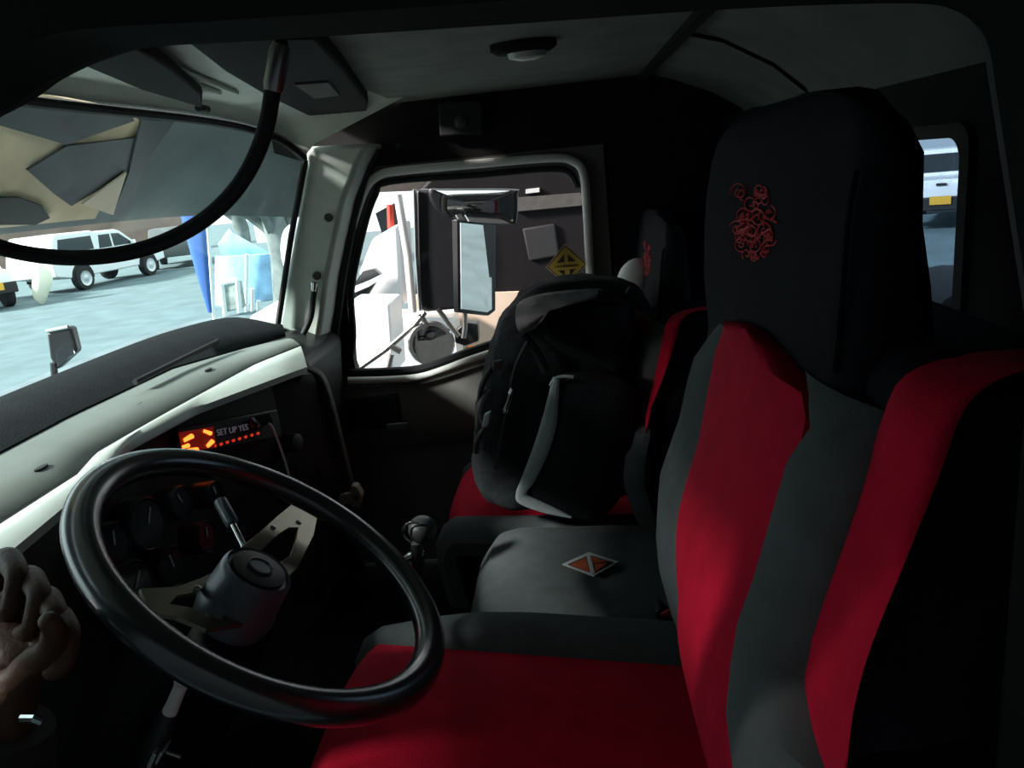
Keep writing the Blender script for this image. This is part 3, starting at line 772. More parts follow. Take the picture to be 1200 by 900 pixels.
# seat belt buckle
bu = thing('seat_belt_buckle', 'black seat belt buckle with red button between driver and middle seat', 'buckle', (0, 0, 0))
bz = lambda x, y: Q(x, y, 'y', 1.0)
MB().prism([bz(769, 716), bz(776, 714), bz(804, 741), bz(800, 750), bz(775, 733)], (0, .03, 0)).build('buckle_body', RUB, bu, bevel=.004)
MB().prism([bz(773, 718), bz(784, 712), bz(791, 716), bz(777, 724)], (0, -.006, 0)).build('release_button', REDP, bu, bevel=.002)
MB().prism([bz(768, 716), bz(771, 715), bz(774, 726), bz(770, 727)], (0, -.004, 0)).build('metal_edge', STEEL, bu)

# ================================================================== BACKPACK
YB = 1.56
bpk = thing('backpack', 'bulky black backpack with pale reflective stripe standing on the passenger seat', 'backpack', (0, 0, 0))
lft = [(q.z, q.x) for q in (Q(x, y, 'y', YB + .06) for x, y in [(600, 352), (585, 372), (576, 400), (566, 440), (560, 490), (559, 540), (565, 570), (580, 592)])]
rgt = [(q.z, q.x) for q in (Q(x, y, 'y', YB) for x, y in [(755, 345), (772, 372), (782, 420), (780, 480), (776, 545), (770, 585), (762, 606)])]
bot = Q(660, 606, 'y', YB - .12).z + .01; topz = Q(680, 338, 'y', YB).z - .004
rnd = random.Random(11); rings = []
zl_ = [bot, bot + .012, bot + .04] + [bot + .04 + (topz - bot - .075) * k / 12 for k in range(1, 13)] + [topz - .018, topz - .006, topz]
for i, z in enumerate(zl_):
    xl, xr = interp(lft, z), min(.128, interp(rgt, z)); cx, hx = (xl + xr) / 2, (xr - xl) / 2; hy = .155
    sh = 1.0
    if i == 0: sh = .86
    if i == 1: sh = .95
    if i == len(zl_) - 3: sh = .95
    if i == len(zl_) - 2: sh = .82
    if i == len(zl_) - 1: sh = .55
    rg = []
    for k in range(40):
        a = 2 * PI * k / 40; c, s_ = math.cos(a), math.sin(a); e = .55
        wob = 1 + .022 * math.sin(5 * a + 9 * z * 4) + .012 * math.sin(11 * a - 60 * z)
        rg.append(V((cx + hx * sh * wob * math.copysign(abs(c) ** e, c), YB + .04 + hy * sh * wob * math.copysign(abs(s_) ** e, s_), z)))
    rings.append(rg)
wrinkle(MB().loft(rings).build('main_bag', BPACK, bpk, sub=2), .022)
# lid flap with grey cloth
ld = MB(); lr = []
for t, w in ((0, .5), (.1, .85), (.35, 1), (.7, 1), (.92, .8), (1, .45)):
    c = Q(605 + 150 * t, 352 - 12 * math.sin(t * PI) - 4 * t, 'y', YB + .03); rr = []
    for k in range(20):
        a = 2 * PI * k / 20; wob = 1 + .06 * math.sin(3 * a + 7 * t)
        rr.append(c + V((0, .135 * w * wob * math.cos(a), .030 * w * wob * math.sin(a))))
    lr.append(rr)
wrinkle(ld.loft(lr).build('lid', BPACK, bpk, sub=2), .02)
yb = YB - .145
gc = [Q(x, y, 'y', yb) for x, y in [(608, 357), (640, 346), (700, 341), (704, 348), (660, 357), (640, 366), (628, 384), (610, 390), (604, 374)]]
gcloth = MB(); cc = sum(gc, V()) / len(gc); gg = smooth(gc, 4, True)
gcloth.loft([[p + V((0, .03, 0)) for p in gg], gg, [p.lerp(cc, .35) + V((0, -.010 - .006 * math.sin(i * .9), 0)) for i, p in enumerate(gg)], [p.lerp(cc, .8) + V((0, -.014, 0)) for p in gg]])
gcloth.build('lid_strap', PALE, bpk)
# side pocket with piping strip
yp2 = YB - .128
pk_ = [(655, 442), (700, 440), (745, 455), (748, 520), (735, 570), (708, 604), (680, 612), (630, 596), (610, 580), (618, 545), (640, 490)]
po = smooth([Q(x, y, 'y', yp2) for x, y in pk_], 4, True); pcn = sum(po, V()) / len(po)
MB().loft([[p + V((0, .03, 0)) for p in po], po, [p.lerp(pcn, .12) + V((0, -.018, 0)) for p in po], [p.lerp(pcn, .5) + V((0, -.026, 0)) for p in po], [p.lerp(pcn, .9) + V((0, -.028, 0)) for p in po]]).build('side_pocket', BPACK, bpk)
L_ = [(648, 443), (641, 470), (636, 490), (625, 525), (612, 560), (604, 582), (612, 592), (640, 602), (668, 607)]
R_ = [(656, 446), (654, 476), (652, 499), (642, 532), (626, 565), (617, 578), (628, 585), (652, 596), (670, 605)]
q2 = lambda l: smooth([Q(x, y, 'y', yp2 - .022) for x, y in l], 4)
MB().strip(q2(L_), q2(R_), (0, -1, 0), .004, .012, 6).build('reflective_strip', REFL, bpk)
MB().tube(smooth([Q(x, y, 'y', yp2 - .02) for x, y in [(645, 452), (650, 444), (660, 441), (672, 442)]], 4), .0035, 8).build('pocket_piping', REFL, bpk)
MB().tube(smooth([Q(x, y, 'y', yp2 - .018) for x, y in [(709, 538), (706, 560), (698, 585), (690, 600)]], 4), .0025, 8).build('compression_cord', PALE, bpk)
# zip with puller
zp = smooth([Q(x, y, 'y', yb - .004) for x, y in [(618, 400), (604, 430), (596, 470), (588, 510), (580, 550)]], 4)
MB().tube(zp, .0035, 6).build('zip', RUB, bpk)
zt = MB().tube([Q(601, 456, 'y', yb - .016), Q(598, 462, 'y', yb - .016)], .005, 8).build('zip_slider', CHROME, bpk)
MB().tube(smooth([Q(x, y, 'y', yb - .018) for x, y in [(599, 459), (596, 468), (592, 478), (590, 482), (593, 483), (597, 472), (600, 461)]], 3), .0022, 6).build('zip_puller', CHROME, bpk)
# bungee mesh on the front face with buckle
for k, (x1, y1, x2, y2) in enumerate([(577, 430, 562, 470), (560, 470, 570, 500), (570, 500, 558, 530), (572, 455, 560, 500)]):
    MB().tube(smooth([Q(x1, y1, 'y', yb + .02), Q((x1 + x2) / 2 - 4, (y1 + y2) / 2, 'y', yb + .01), Q(x2, y2, 'y', yb + .02)], 4), .006, 8).build('bungee_cord', PALE if k % 2 else BROWNT, bpk)
MB().prism([Q(x, y, 'y', yb) for x, y in [(568, 484), (576, 480), (573, 496), (565, 500)]], (0, -.012, 0)).build('buckle', REFL, bpk, bevel=.003)
MB().prism([Q(x, y, 'y', yb) for x, y in [(578, 422), (590, 420), (588, 432), (578, 434)]], (0, -.012, 0)).build('buckle', BROWNT, bpk, bevel=.003)
# shoulder straps and folds
for pts_ in ([(640, 392), (662, 408), (690, 420), (720, 432)], [(612, 392), (628, 412), (640, 436)], [(735, 340), (752, 352), (765, 375)], [(700, 345), (735, 352), (760, 366)]):
    MB().tube(smooth([Q(x, y, 'y', yb + .004) for x, y in pts_], 5), .009, 8).build('strap', BPACK, bpk)
# white cap showing behind the bag
cp_ = thing('white_hat', 'white rounded hat showing between the backpack and the far headrest', 'hat', (0, 0, 0))
cc = Q(748, 322, 'y', 1.86); hm = MB(); rr = []
for k in range(9):
    t = k / 8 * PI / 2; rr.append((.055 * math.cos(t), .07 * math.sin(t)))
hm.lathe(cc + V((0, 0, -.03)), (0, 0, 1), [(.0, 0)] + rr, 28); hm.build('crown', WHITEP, cp_)
MB().tube([cc + V((.058 * math.cos(t), .058 * math.sin(t), -.028)) for t in [2 * PI * k / 28 for k in range(28)]], .005, 8, cyc=True).build('brim', WHITEP, cp_)

# ================================================================== CEILING FITTINGS
dl = thing('dome_lamp', 'small unlit dome lamp with pale lens on the cab ceiling', 'lamp', (0, 0, 0))
lc = Q(613, 54, 'z', ZC - .006)
def ell(c, a, b, z, n=28, r=0): return [c + V((a * math.cos(2 * PI * k / n), b * math.sin(2 * PI * k / n), z)) for k in range(n)]
MB().loft([ell(lc, .055, .035, .008), ell(lc, .055, .035, -.004), ell(lc, .046, .028, -.010)]).build('lamp_base', DARK, dl)
MB().loft([ell(lc + V((.005, 0, 0)), .033, .020, -.008), ell(lc + V((.005, 0, 0)), .030, .018, -.018), ell(lc + V((.005, 0, 0)), .012, .008, -.023)]).build('lens', LENS, dl)
bxp = thing('speaker_box', 'small black box with round lens on the header above the passenger door', 'box', (0, 0, 0))
MB().prism([Q(x, y, 'y', YP - .03) for x, y in [(513, 120), (565, 117), (567, 157), (515, 160)]], (0, .03, 0)).build('housing', SEAL, bxp, bevel=.006)
MB().lathe(Q(540, 143, 'y', YP - .03), (0, -1, 0), [(.016, 0), (.016, .006), (.010, .010), (0, .012)], 20).build('lens', PILL, bxp)
sk = MB().lathe(Q(467, 171, 'y', YP - .002), (0, -1, 0), [(.008, 0), (.008, .003), (0, .004)], 14).build('trim_screw', SEAL, None)
struct(sk); sk.name = 'trim_9'
# overhead console (dark box on the ceiling front) and rear lining strip
oc = thing('overhead_console', 'dark overhead console on the ceiling above the windshield', 'console', (0, 0, 0))
cz0 = ZC - .022
cpts = [Q(x, y, 'z', cz0) for x, y in [(212, 46), (262, 84), (310, 112), (365, 138), (425, 158), (432, 120), (404, 82), (372, 46)]]
MB().prism(cpts, (0, 0, .03)).build('console_body', DARK, oc, bevel=.006)
MB().prism([Q(x, y, 'z', cz0 - .004) for x, y in [(345, 100), (385, 97), (398, 112), (368, 116)]], (0, 0, .006)).build('console_panel', PILL, oc, bevel=.002)
# sun visor
sv = thing('sun_visor', 'dark folded sun visor over the driver side of the windshield', 'sun visor', (0, 0, 0))
vz = ZC - .02
MB().prism([Q(x, y, 'z', vz) for x, y in [(90, 75), (120, 62), (160, 56), (200, 80), (238, 112), (237, 127), (165, 106)]], (0, 0, .018)).build('visor_panel', DARK, sv, bevel=.005)
MB().tube([Q(232, 126, 'z', vz), Q(243, 128, 'z', vz)], .007, 10).build('pivot', SEAL, sv)
# hanging flexible hose
hs = thing('flexible_hose', 'black flexible hose hanging in a curve across the windshield', 'hose', (0, 0, 0))
hpts = [(320, 100, .60), (314, 140, .60), (303, 175, .60), (285, 210, .60), (260, 240, .60), (228, 265, .60), (190, 284, .595), (150, 296, .59), (100, 302, .58), (50, 300, .57), (0, 290, .55), (-60, 268, .50), (-120, 232, .44)]
MB().tube(smooth([Q(x, y, 'y', d) for x, y, d in hpts], 6), .0062, 12).build('tube', RUB, hs)
MB().tube([Q(330, 52, 'y', .60), Q(328, 60, 'y', .60), Q(321, 100, 'y', .60), Q(320, 107, 'y', .60)], [.0065, .0078, .0078, .0068], 14).build('ferrule', STEEL, hs)
MB().tube([Q(330, 56, 'y', .60), V((-.197, .62, 2.41)), V((-.20, .66, 2.455))], .005, 8).build('hanger', RUB, hs)

# ================================================================== EXTERIOR SUN VISOR (outside the windshield)
ev = thing('outside_visor', 'dark visor panel hanging outside along the top of the windshield', 'sun visor', (0, 0, 0))
e1 = [(-1.13, -.15, 2.235), (-1.13, 1.0, 2.235), (-1.12, 1.6, 2.235), (-1.08, 2.0, 2.23), (-1.0, 2.18, 2.22), (-.86, 2.24, 2.20), (-.74, 2.25, 2.185)]
e2 = [(-.86, -.15, 2.47), (-.86, 1.0, 2.47), (-.85, 1.6, 2.47), (-.80, 1.98, 2.45), (-.74, 2.07, 2.43), (-.69, 2.11, 2.41), (-.62, 2.13, 2.38)]
e1 = smooth(e1, 5); e2 = smooth(e2, 5)
k0 = 0
evm = MB(); evm.strip(e1, e2, (1, 0, .7), .0, .006, 2); evm.build('visor_sheet', VISG, ev)
VN = V((.235, 0, -.27)).normalized()
def vq(px, py, h=0): return QP(px, py, V((-1.13, 1, 2.235)) + VN * h, VN)
def patch(name, pts_, h, m): MB().prism([vq(x, y, h) for x, y in pts_], VN * .004).build(name, m, ev, smooth=False)
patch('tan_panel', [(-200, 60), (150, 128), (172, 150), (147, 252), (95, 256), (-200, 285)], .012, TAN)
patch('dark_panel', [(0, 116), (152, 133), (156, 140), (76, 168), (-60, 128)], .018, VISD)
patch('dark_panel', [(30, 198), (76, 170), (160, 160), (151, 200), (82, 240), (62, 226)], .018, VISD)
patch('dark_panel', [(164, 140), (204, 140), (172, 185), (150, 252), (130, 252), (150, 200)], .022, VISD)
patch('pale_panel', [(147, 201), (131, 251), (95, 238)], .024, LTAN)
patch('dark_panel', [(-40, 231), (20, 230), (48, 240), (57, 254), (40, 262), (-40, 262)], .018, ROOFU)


# ================================================================== PASSENGER SIDE MIRRORS
mr = thing('side_mirror', 'tall truck side mirror on tubular arms outside the passenger window', 'mirror', (0, 0, 0))
YM = 2.50
mq = lambda x, y, d=YM: Q(x, y, 'y', d)
mo = [mq(x, y) for x, y in [(488, 218), (600, 225), (583, 262), (582, 364), (574, 370), (498, 366), (490, 355)]]
# housing in profile: dark shell on the left, glass on the right turned toward the driver
MB().prism([mq(487, 222), mq(540, 222), mq(540, 362), mq(497, 366), mq(490, 358)], (0, .08, 0)).build('housing', MIRD, mr, bevel=.01)
hl_ = MB(); 
MB().prism([mq(536, 257, 2.42), mq(581, 262, 2.56), mq(581, 364, 2.56), mq(573, 370, 2.55), mq(538, 366, 2.42)], (-.02, .012, 0)).build('mirror_shell', MIRD, mr, bevel=.003)
MB().prism([mq(540, 261, 2.415), mq(577, 265, 2.555), mq(577, 362, 2.555), mq(571, 366, 2.535), mq(541, 362, 2.415)], (-.003, .002, 0)).build('mirror_glass', MIRR, mr, smooth=False)
MB().tube([mq(466, 228, 2.55), mq(478, 300, 2.55), mq(484, 366, 2.55)], .014, 14).build('post', WHITE, mr)
MB().tube([mq(486, 222, 2.49), mq(488, 300, 2.49), mq(493, 364, 2.49)], .007, 10).build('edge_trim', CHROME, mr)
# upper wide angle mirror
um = smooth([mq(x, y, 2.46) for x, y in [(503, 223), (520, 222), (600, 222), (606, 228), (605, 258), (598, 263), (560, 262), (528, 256), (508, 242)]], 3, True)
uc = sum(um, V()) / len(um)
wm = MB().loft([[p + V((0, .05, 0)) for p in um], um, [uc + (p - uc) * .95 + V((0, -.004, 0)) for p in um]]).build('wide_mirror', MIRD, mr)
wg = MB(); wg.loft([[uc + (p - uc) * s + V((0, -.005 - .018 * (1 - s * s), 0)) for p in um] for s in (.93, .75, .5, .25, .02)]); wg.build('wide_mirror_glass', MIRR, wm)
# round lower mirror
rc = mq(504, 404, 2.46); ra = (mq(530, 404, 2.46).x - rc.x); rzz = rc.z - mq(504, 432, 2.46).z
rm = MB().lathe(rc + V((0, .03, 0)), (0.15, -1, 0.0), [(ra * .5, -.03), (ra * 1.02, 0), (ra * 1.06, .02), (ra * 1.0, .026)], 36).build('round_mirror', CHROME, mr)
MB().lathe(rc + V((0, .03, 0)), (0.15, -1, 0.0), [(ra * .99, .022), (ra * .7, .030), (ra * .3, .035), (0, .036)], 36).build('round_mirror_glass', MIRR, rm)
for pts_ in ([(418, 434), (452, 410), (486, 381), (498, 366)], [(492, 368), (500, 380), (503, 392)], [(513, 362), (530, 384), (538, 394)], [(545, 366), (545, 384), (543, 396)], [(455, 432), (459, 415)]):
    MB().tube([mq(x, y, 2.47) for x, y in pts_], .0085, 10).build('mirror_arm', STEEL, mr)
MB().tube([mq(458, 405, 2.47), mq(470, 412, 2.47)], .012, 10).build('arm_clamp', STEEL, mr)
MB().prism([mq(x, y, 2.5) for x, y in [(532, 388), (545, 378), (560, 380), (561, 400), (545, 406), (533, 402)]], (0, .05, 0)).build('arm_bracket', MIRD, mr, bevel=.006)
MB().tube([mq(546, 408, 2.5), mq(562, 406, 2.5)], .006, 8).build('marker_lamp', AMBER, mr)
# the truck's own hood mirror, seen through the windshield
hm_ = thing('hood_mirror', 'small dark framed mirror standing on the truck hood outside the windshield', 'mirror', (0, 0, 0))
q3 = lambda x, y, d=2.6: Q(x, y, 'y', d)
MB().prism([q3(54, 390), q3(78, 383), q3(83, 384), q3(90, 412), q3(66, 434), q3(58, 420)], (0, .04, 0)).build('housing', MIRD, hm_, bevel=.01)
MB().prism([q3(66, 412), q3(76, 402), q3(85, 404), q3(88, 414), q3(68, 430)], (0, -.004, 0)).build('mirror_glass', MIRR, hm_)
MB().tube([q3(55, 388), q3(80, 383)], .007, 8).build('top_rim', CHROME, hm_)
MB().tube([q3(63, 425), q3(66, 470)], .012, 8).build('stem', MIRD, hm_)

# truck hood and fender below the windshield
hd_ = MB(); hs_ = []
for x, z in ((-1.12, 1.80), (-1.6, 1.66), (-2.2, 1.52), (-2.45, 1.30)):
    hs_.append([V((x, y, z - .18 * ((y - 1.2) / .8) ** 2)) for y in [.5 + 1.4 * k / 14 for k in range(15)]])
hd_.loft(hs_, caps=False, closed=False)
tag(hd_.build('truck_hood', WHITE), 'white truck hood sloping down in front of the windshield', 'hood')
fe = MB().prism([Q(x, y, 'y', 3.0) for x, y in [(289, 372), (332, 348)]] + [V((-1.02, 3.0, 0.0)), V((-1.45, 3.0, 0.0))], (0.1, .35, 0))
tag(fe.build('truck_fender', WHITE, bevel=.02), 'bright white fender corner outside the windshield beside the pillar', 'fender')
wmm = thing('fender_mirror', 'white rounded mirror shell outside beside the windshield pillar', 'mirror', (0, 0, 0))
q4 = lambda x, y: Q(x, y, 'y', 3.0)
ww = smooth([q4(x, y) for x, y in [(345, 264), (334, 268), (329, 284), (330, 304), (336, 318), (346, 322), (352, 292)]], 4, True); wc_ = sum(ww, V()) / len(ww)
MB().loft([[p + V((0, .06, 0)) for p in ww], ww, [p.lerp(wc_, .3) + V((0, -.02, 0)) for p in ww], [p.lerp(wc_, .85) + V((0, -.025, 0)) for p in ww]]).build('shell', WHITE, wmm)
MB().tube([q4(344, 318), q4(340, 352)], .012, 8).build('stem', MIRD, wmm)

# ================================================================== OUTSIDE WORLD
struct(MB().box((0, 10, -.05), (140, 140, .1)).build('ground', ASPH, smooth=False))
cabunder = MB().box((-.3, 1.2, .72), (1.6, 1.9, .70)); struct(cabunder.build('trim_10', DARK, smooth=False))

def wheel(mb_t, mb_r, c, ax, r=.37, w=.24):
    mb_t.lathe(V(c) - V(ax) * w / 2, ax, [(r * .62, .0), (r * .95, .0), (r, .03), (r, w - .03), (r * .95, w), (r * .62, w)], 28)
    mb_r.lathe(V(c) + V(ax) * (w / 2 - .012), ax, [(r * .64, 0), (r * .64, .03), (r * .5, .015), (r * .2, .03), (0, .035)], 20)
def vehicle(name, label, cat, loc, heading, L, prof, wid, wins, wheels, paint, extra=None):
    """prof: side outline (s along heading, z); wins: list of side window polygons"""
    root = thing(name, label, cat, loc)
    h = V((heading[0], heading[1], 0)).normalized(); rt = V((h.y, -h.x, 0))
    P = lambda s, o, z: V(loc) + h * s + rt * o + V((0, 0, z))
    mb = MB(); ringL = []
    for o, sc in ((-wid / 2, .97), (-wid / 2 + .06, 1), (wid / 2 - .06, 1), (wid / 2, .97)):
        ringL.append([P(s * (1 if sc == 1 else .992), o, (z - .9) * sc + .9) for s, z in prof])
    mb.loft(ringL); mb.build('body', paint, root, bevel=.03)
    for wv in wins:
        for sd in (1, -1):
            g = MB().prism([P(s, sd * (wid / 2 + .004), z) for s, z in wv], rt * (-.02 * sd)); g.build('side_window', DGLASS, root, smooth=False)
    for s in wheels:
        for sd in (1, -1):
            t, r = MB(), MB(); wheel(t, r, P(s, sd * (wid / 2 - .045), .37), rt * sd)
            to = t.build('tyre', TYRE, root); r.build('wheel_rim', ALLOY, to)
            ar = MB(); c = P(s, sd * (wid / 2 + .006), .40)
            pts_ = [c + (h * math.cos(a) + V((0, 0, 1)) * math.sin(a)) * .47 for a in [math.radians(-5 + 19 * k) for k in range(11)]]
            ar.prism(pts_, rt * (-.02 * sd)); ar.build('wheel_arch', TYRE, root, smooth=False)
    return root, P, h, rt
pickprof = [(-2.55, .55), (-2.6, .95), (-2.55, 1.12), (-2.35, 1.72), (-2.2, 1.80), (-.75, 1.80), (-.62, 1.74), (.35, 1.74), (.55, 1.68), (1.25, 1.18), (2.35, 1.06), (2.55, .9), (2.55, .5), (1.95, .42), (-1.9, .42)]
pw_ = [[(-2.3, 1.22), (-2.18, 1.64), (-.82, 1.64), (-.78, 1.22)], [(-.55, 1.2), (-.48, 1.62), (.02, 1.62), (.05, 1.2)], [(.13, 1.2), (.10, 1.62), (.45, 1.60), (1.08, 1.2)]]
pk1, P1, h1, r1 = vehicle('pickup_truck', 'white pickup with covered bed parked before the brown wall', 'pickup', (-15.85, 25.1, 0), (.164, .986), 5.1, pickprof, 1.75, pw_, (-1.5, 1.6), WHITE)
MB().box(P1(.98, .95, 1.22), (.12, .2, .2)).build('door_mirror', WHITE, pk1, bevel=.04)
# tail of the second white car at the left edge
sed = [(-2.1, .45), (-2.15, .8), (-2.1, 1.02), (-1.4, 1.08), (-.8, 1.5), (.5, 1.5), (1.0, 1.05), (2.0, .9), (2.1, .5)]
q = Q(17, 333, 'z', .62)
car, P2, h2, r2 = vehicle('parked_car', 'white car with yellow plate at the left edge, behind the hose', 'car', (-17.45, 20.95, 0), (-.80, .60), 4.2, sed, 1.75, [[(-.9, 1.1), (-.7, 1.4), (.4, 1.4), (.8, 1.1)]], (-1.3, 1.3), WHITE)
bl = P2(-2.16, .1, .64)
MB().box(P2(-2.14, .1, .58), (.12, 1.6, .3), Matrix.Rotation(math.atan2(h2.y, h2.x), 3, 'Z')).build('bumper', RUB, car, bevel=.03)
MB().box(P2(-2.21, .35, .64), (.012, .42, .2), Matrix.Rotation(math.atan2(h2.y, h2.x), 3, 'Z')).build('number_plate', YEL, car)
bn = MB(); c = Q(46, 326, 'y', 20.6)  # cream solid shaped to stand for tail lamp glare
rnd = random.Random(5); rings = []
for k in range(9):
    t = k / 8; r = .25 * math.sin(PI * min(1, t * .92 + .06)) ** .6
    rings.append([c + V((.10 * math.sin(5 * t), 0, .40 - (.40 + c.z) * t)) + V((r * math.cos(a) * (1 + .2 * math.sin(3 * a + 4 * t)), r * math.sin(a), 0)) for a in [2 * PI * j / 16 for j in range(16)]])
bn.loft(rings); tag(bn.build('glare_shape', mat('glare_cream', (.80, .78, .62), .8)), 'cream solid standing for lamp glare beside the white car at left', 'glare')

# brown wall behind
bw = MB().box((-35.5, 36, 2.6), (34, .4, 5.6), Matrix.Rotation(math.radians(12), 3, 'Z'))
tag(bw.build('building', BRICK, smooth=False), 'long brown wall behind the white pickup', 'building')
# dark parked car in shade by the wall
dkc, _, _, _ = vehicle('dark_car', 'dark car standing in shade behind the blue banner', 'car', (-15.4, 30.2, 0), (-.35, .94), 4.2, sed, 1.7, [[(-.9, 1.1), (-.7, 1.4), (.4, 1.4), (.8, 1.1)]], (-1.3, 1.3), mat('dark_paint', (.10, .11, .11), .4))
# blue banner
bq_ = lambda x, y, d=14: Q(x, y, 'y', d)
bnr = thing('blue_banner', 'tall tapering blue banner outside the windshield', 'banner', (0, 0, 0))
Lb = [bq_(x, y) for x, y in [(207, 235), (214, 262), (224, 300), (234, 335), (244, 366)]]; Rb = [bq_(x, y) for x, y in [(238, 228), (243, 268), (245, 300), (247, 335), (249, 366)]]
MB().strip(Lb, Rb, (0, -1, 0), .05, .02, 8).build('cloth', BLUE, bnr)
MB().tube([bq_(240, 225), bq_(246, 300), bq_(250, 368), V((bq_(250, 368).x, 14, 0))], .03, 8).build('pole', POST, bnr)
# pale blue tarp stall
tp = thing('tarp_stall', 'pale blue tarp stall in bright light right of the banner', 'stall', (0, 0, 0))
tq = lambda x, y, d=17: Q(x, y, 'y', d)
MB().strip([tq(252, 300), tq(252, 330), tq(252, 372)], [tq(328, 296), tq(324, 330), tq(312, 372)], (0, -1, 0), .3, .05, 12).build('tarp_wall', BLUEL, tp)
MB().strip([tq(256, 286), tq(268, 268), tq(290, 285)], [tq(262, 304), tq(292, 300), tq(318, 300)], (0, -.6, .8), .1, .05, 8).build('tarp_roof', BLUEL, tp)
for x, y0, y1 in [(289, 298, 366), (296, 338, 368), (303, 352, 368)]:
    MB().tube([tq(x, y0, 15.5), tq(x, y1 + 12, 15.5)], .045, 8).build('stall_post', POST, tp)
sg = thing('framed_cart', 'small framed cart standing before the pale blue stall', 'cart', (0, 0, 0))
sq_ = lambda x, y: Q(x, y, 'y', 15)
MB().prism([sq_(260, 334), sq_(277, 330), sq_(282, 362), sq_(264, 366)], (0, .3, 0)).build('cart_box', mat('cart_grey', (.3, .36, .33), .8, noise=.5, nscale=6), sg, bevel=.03)
for a, b in [((260, 332), (278, 328)), ((260, 332), (264, 370)), ((278, 328), (281, 366))]:
    MB().tube([sq_(*a), sq_(*b)], .05, 8).build('cart_frame', POST, sg)
# trees in bright haze
def tree(name, label, px, py, d, hgt, cr, seed):
    t = thing(name, label, 'tree', (0, 0, 0)); b = Q(px, py, 'y', d); rn = random.Random(seed)
    g = V((b.x, d, 0))
    tr = MB(); tr.tube([g, g + V((.1, 0, hgt * .35)), g + V((-.1, 0, hgt * .7))], [.28, .22, .14], 10)
    for k in range(7):
        a = rn.uniform(0, 6.28); s = g + V((0, 0, hgt * rn.uniform(.35, .65)))
        tr.tube([s, s + V((math.cos(a) * .7, math.sin(a) * .7, .7)), s + V((math.cos(a) * 1.5, math.sin(a) * 1.5, 1.1))], [.08, .06, .02], 6)
    tr.build('trunk', BARK, t)
    lf = MB()
    for k in range(900):
        a, u = rn.uniform(0, 6.28), rn.uniform(-1, 1); r = cr * rn.random() ** .33; s = math.sqrt(1 - u * u)
        c = g + V((0, 0, hgt * .8)) + V((s * math.cos(a) * r, s * math.sin(a) * r, u * r * .8)); z = .16
        e1 = V((rn.gauss(0, 1), rn.gauss(0, 1), rn.gauss(0, 1))).normalized(); e2 = e1.orthogonal().normalized()
        lf.add([c - e1 * z, c + e2 * z * .5, c + e1 * z, c - e2 * z * .5], [(0, 1, 2, 3)])
    lf.build('foliage', FOL, t, smooth=False)
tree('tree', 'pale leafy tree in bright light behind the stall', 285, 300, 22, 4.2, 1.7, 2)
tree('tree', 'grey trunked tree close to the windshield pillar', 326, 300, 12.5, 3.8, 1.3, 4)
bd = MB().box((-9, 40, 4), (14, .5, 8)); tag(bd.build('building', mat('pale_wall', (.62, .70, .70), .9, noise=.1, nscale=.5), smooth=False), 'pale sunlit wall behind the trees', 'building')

# neighbours seen through the passenger window
nb = thing('white_van', 'overexposed white van parked right beside the passenger window', 'van', (0, 0, 0))
nq = lambda x, y, d: Q(x, y, 'y', d)
MB().prism([nq(x, y, 3.6) for x, y in [(404, 356), (456, 356), (462, 440), (410, 470)]], (0.0, .3, 0)).build('front_panel', WHITE, nb, bevel=.01)
MB().prism([nq(x, y, 4.4) for x, y in [(420, 320), (436, 280), (466, 262), (472, 360), (440, 372)]], (0, .4, 0)).build('hood', WHITE, nb, bevel=.02)
MB().prism([nq(x, y, 4.3) for x, y in [(402, 352), (425, 318), (438, 315), (446, 322), (428, 352), (414, 366)]], (0, .05, 0)).build('windshield', DGLASS, nb)
MB().prism([nq(x, y, 4.25) for x, y in [(404, 340), (430, 330), (446, 322), (448, 326), (432, 336), (408, 346)]], (0, .03, 0)).build('wiper_rail', WHITE, nb)
MB().prism([nq(x, y, 4.6) for x, y in [(440, 250), (462, 238), (466, 264), (448, 275)]], (0, .2, 0)).build('side_window', DGLASS, nb)
MB().tube([nq(457, 240, 4.5), nq(458, 268, 4.5)], .02, 8).build('pillar_stripe', REDL, nb)
MB().prism([nq(x, y, 4.8) for x, y in [(455, 372), (530, 372), (540, 450), (450, 460)]], (0, .3, 0)).build('door_panel', WHITE, nb)
dv = thing('dark_truck', 'dark truck cab with tan lower side behind the mirrors', 'truck', (0, 0, 0))
dq = lambda x, y, d=5.2: Q(x, y, 'y', d)
MB().prism([dq(x, y) for x, y in [(486, 226), (520, 190), (760, 172), (760, 350), (486, 350)]], (0, 1.2, 0)).build('cab', DKVAN, dv, bevel=.03)
MB().prism([dq(x, y, 5.17) for x, y in [(612, 268), (650, 262), (656, 300), (620, 306)]], (0, .06, 0)).build('side_window', SEAL, dv, bevel=.012)
MB().prism([dq(x, y, 5.16) for x, y in [(600, 232), (680, 226), (690, 240), (604, 248)]], (0, .06, 0)).build('trim_band', PILL, dv)
MB().prism([dq(x, y, 5.16) for x, y in [(616, 222), (632, 220), (632, 225), (616, 227)]], (0, .06, 0)).build('marker_lamp', PATW, dv)
MB().prism([dq(x, y, 5.15) for x, y in [(486, 346), (760, 338), (760, 470), (486, 480)]], (0, 1.0, 0)).build('lower_body', TANW, dv)
MB().prism([dq(x, y, 5.1) for x, y in [(530, 250), (537, 250), (538, 350), (532, 350)]], (0, .05, 0)).build('red_post', REDL, dv)
MB().prism([dq(x, y, 5.3) for x, y in [(420, 226), (430, 196), (720, 170), (720, 200), (480, 224)]], (0, .6, 0)).build('roof_visor', BROWNT, dv)

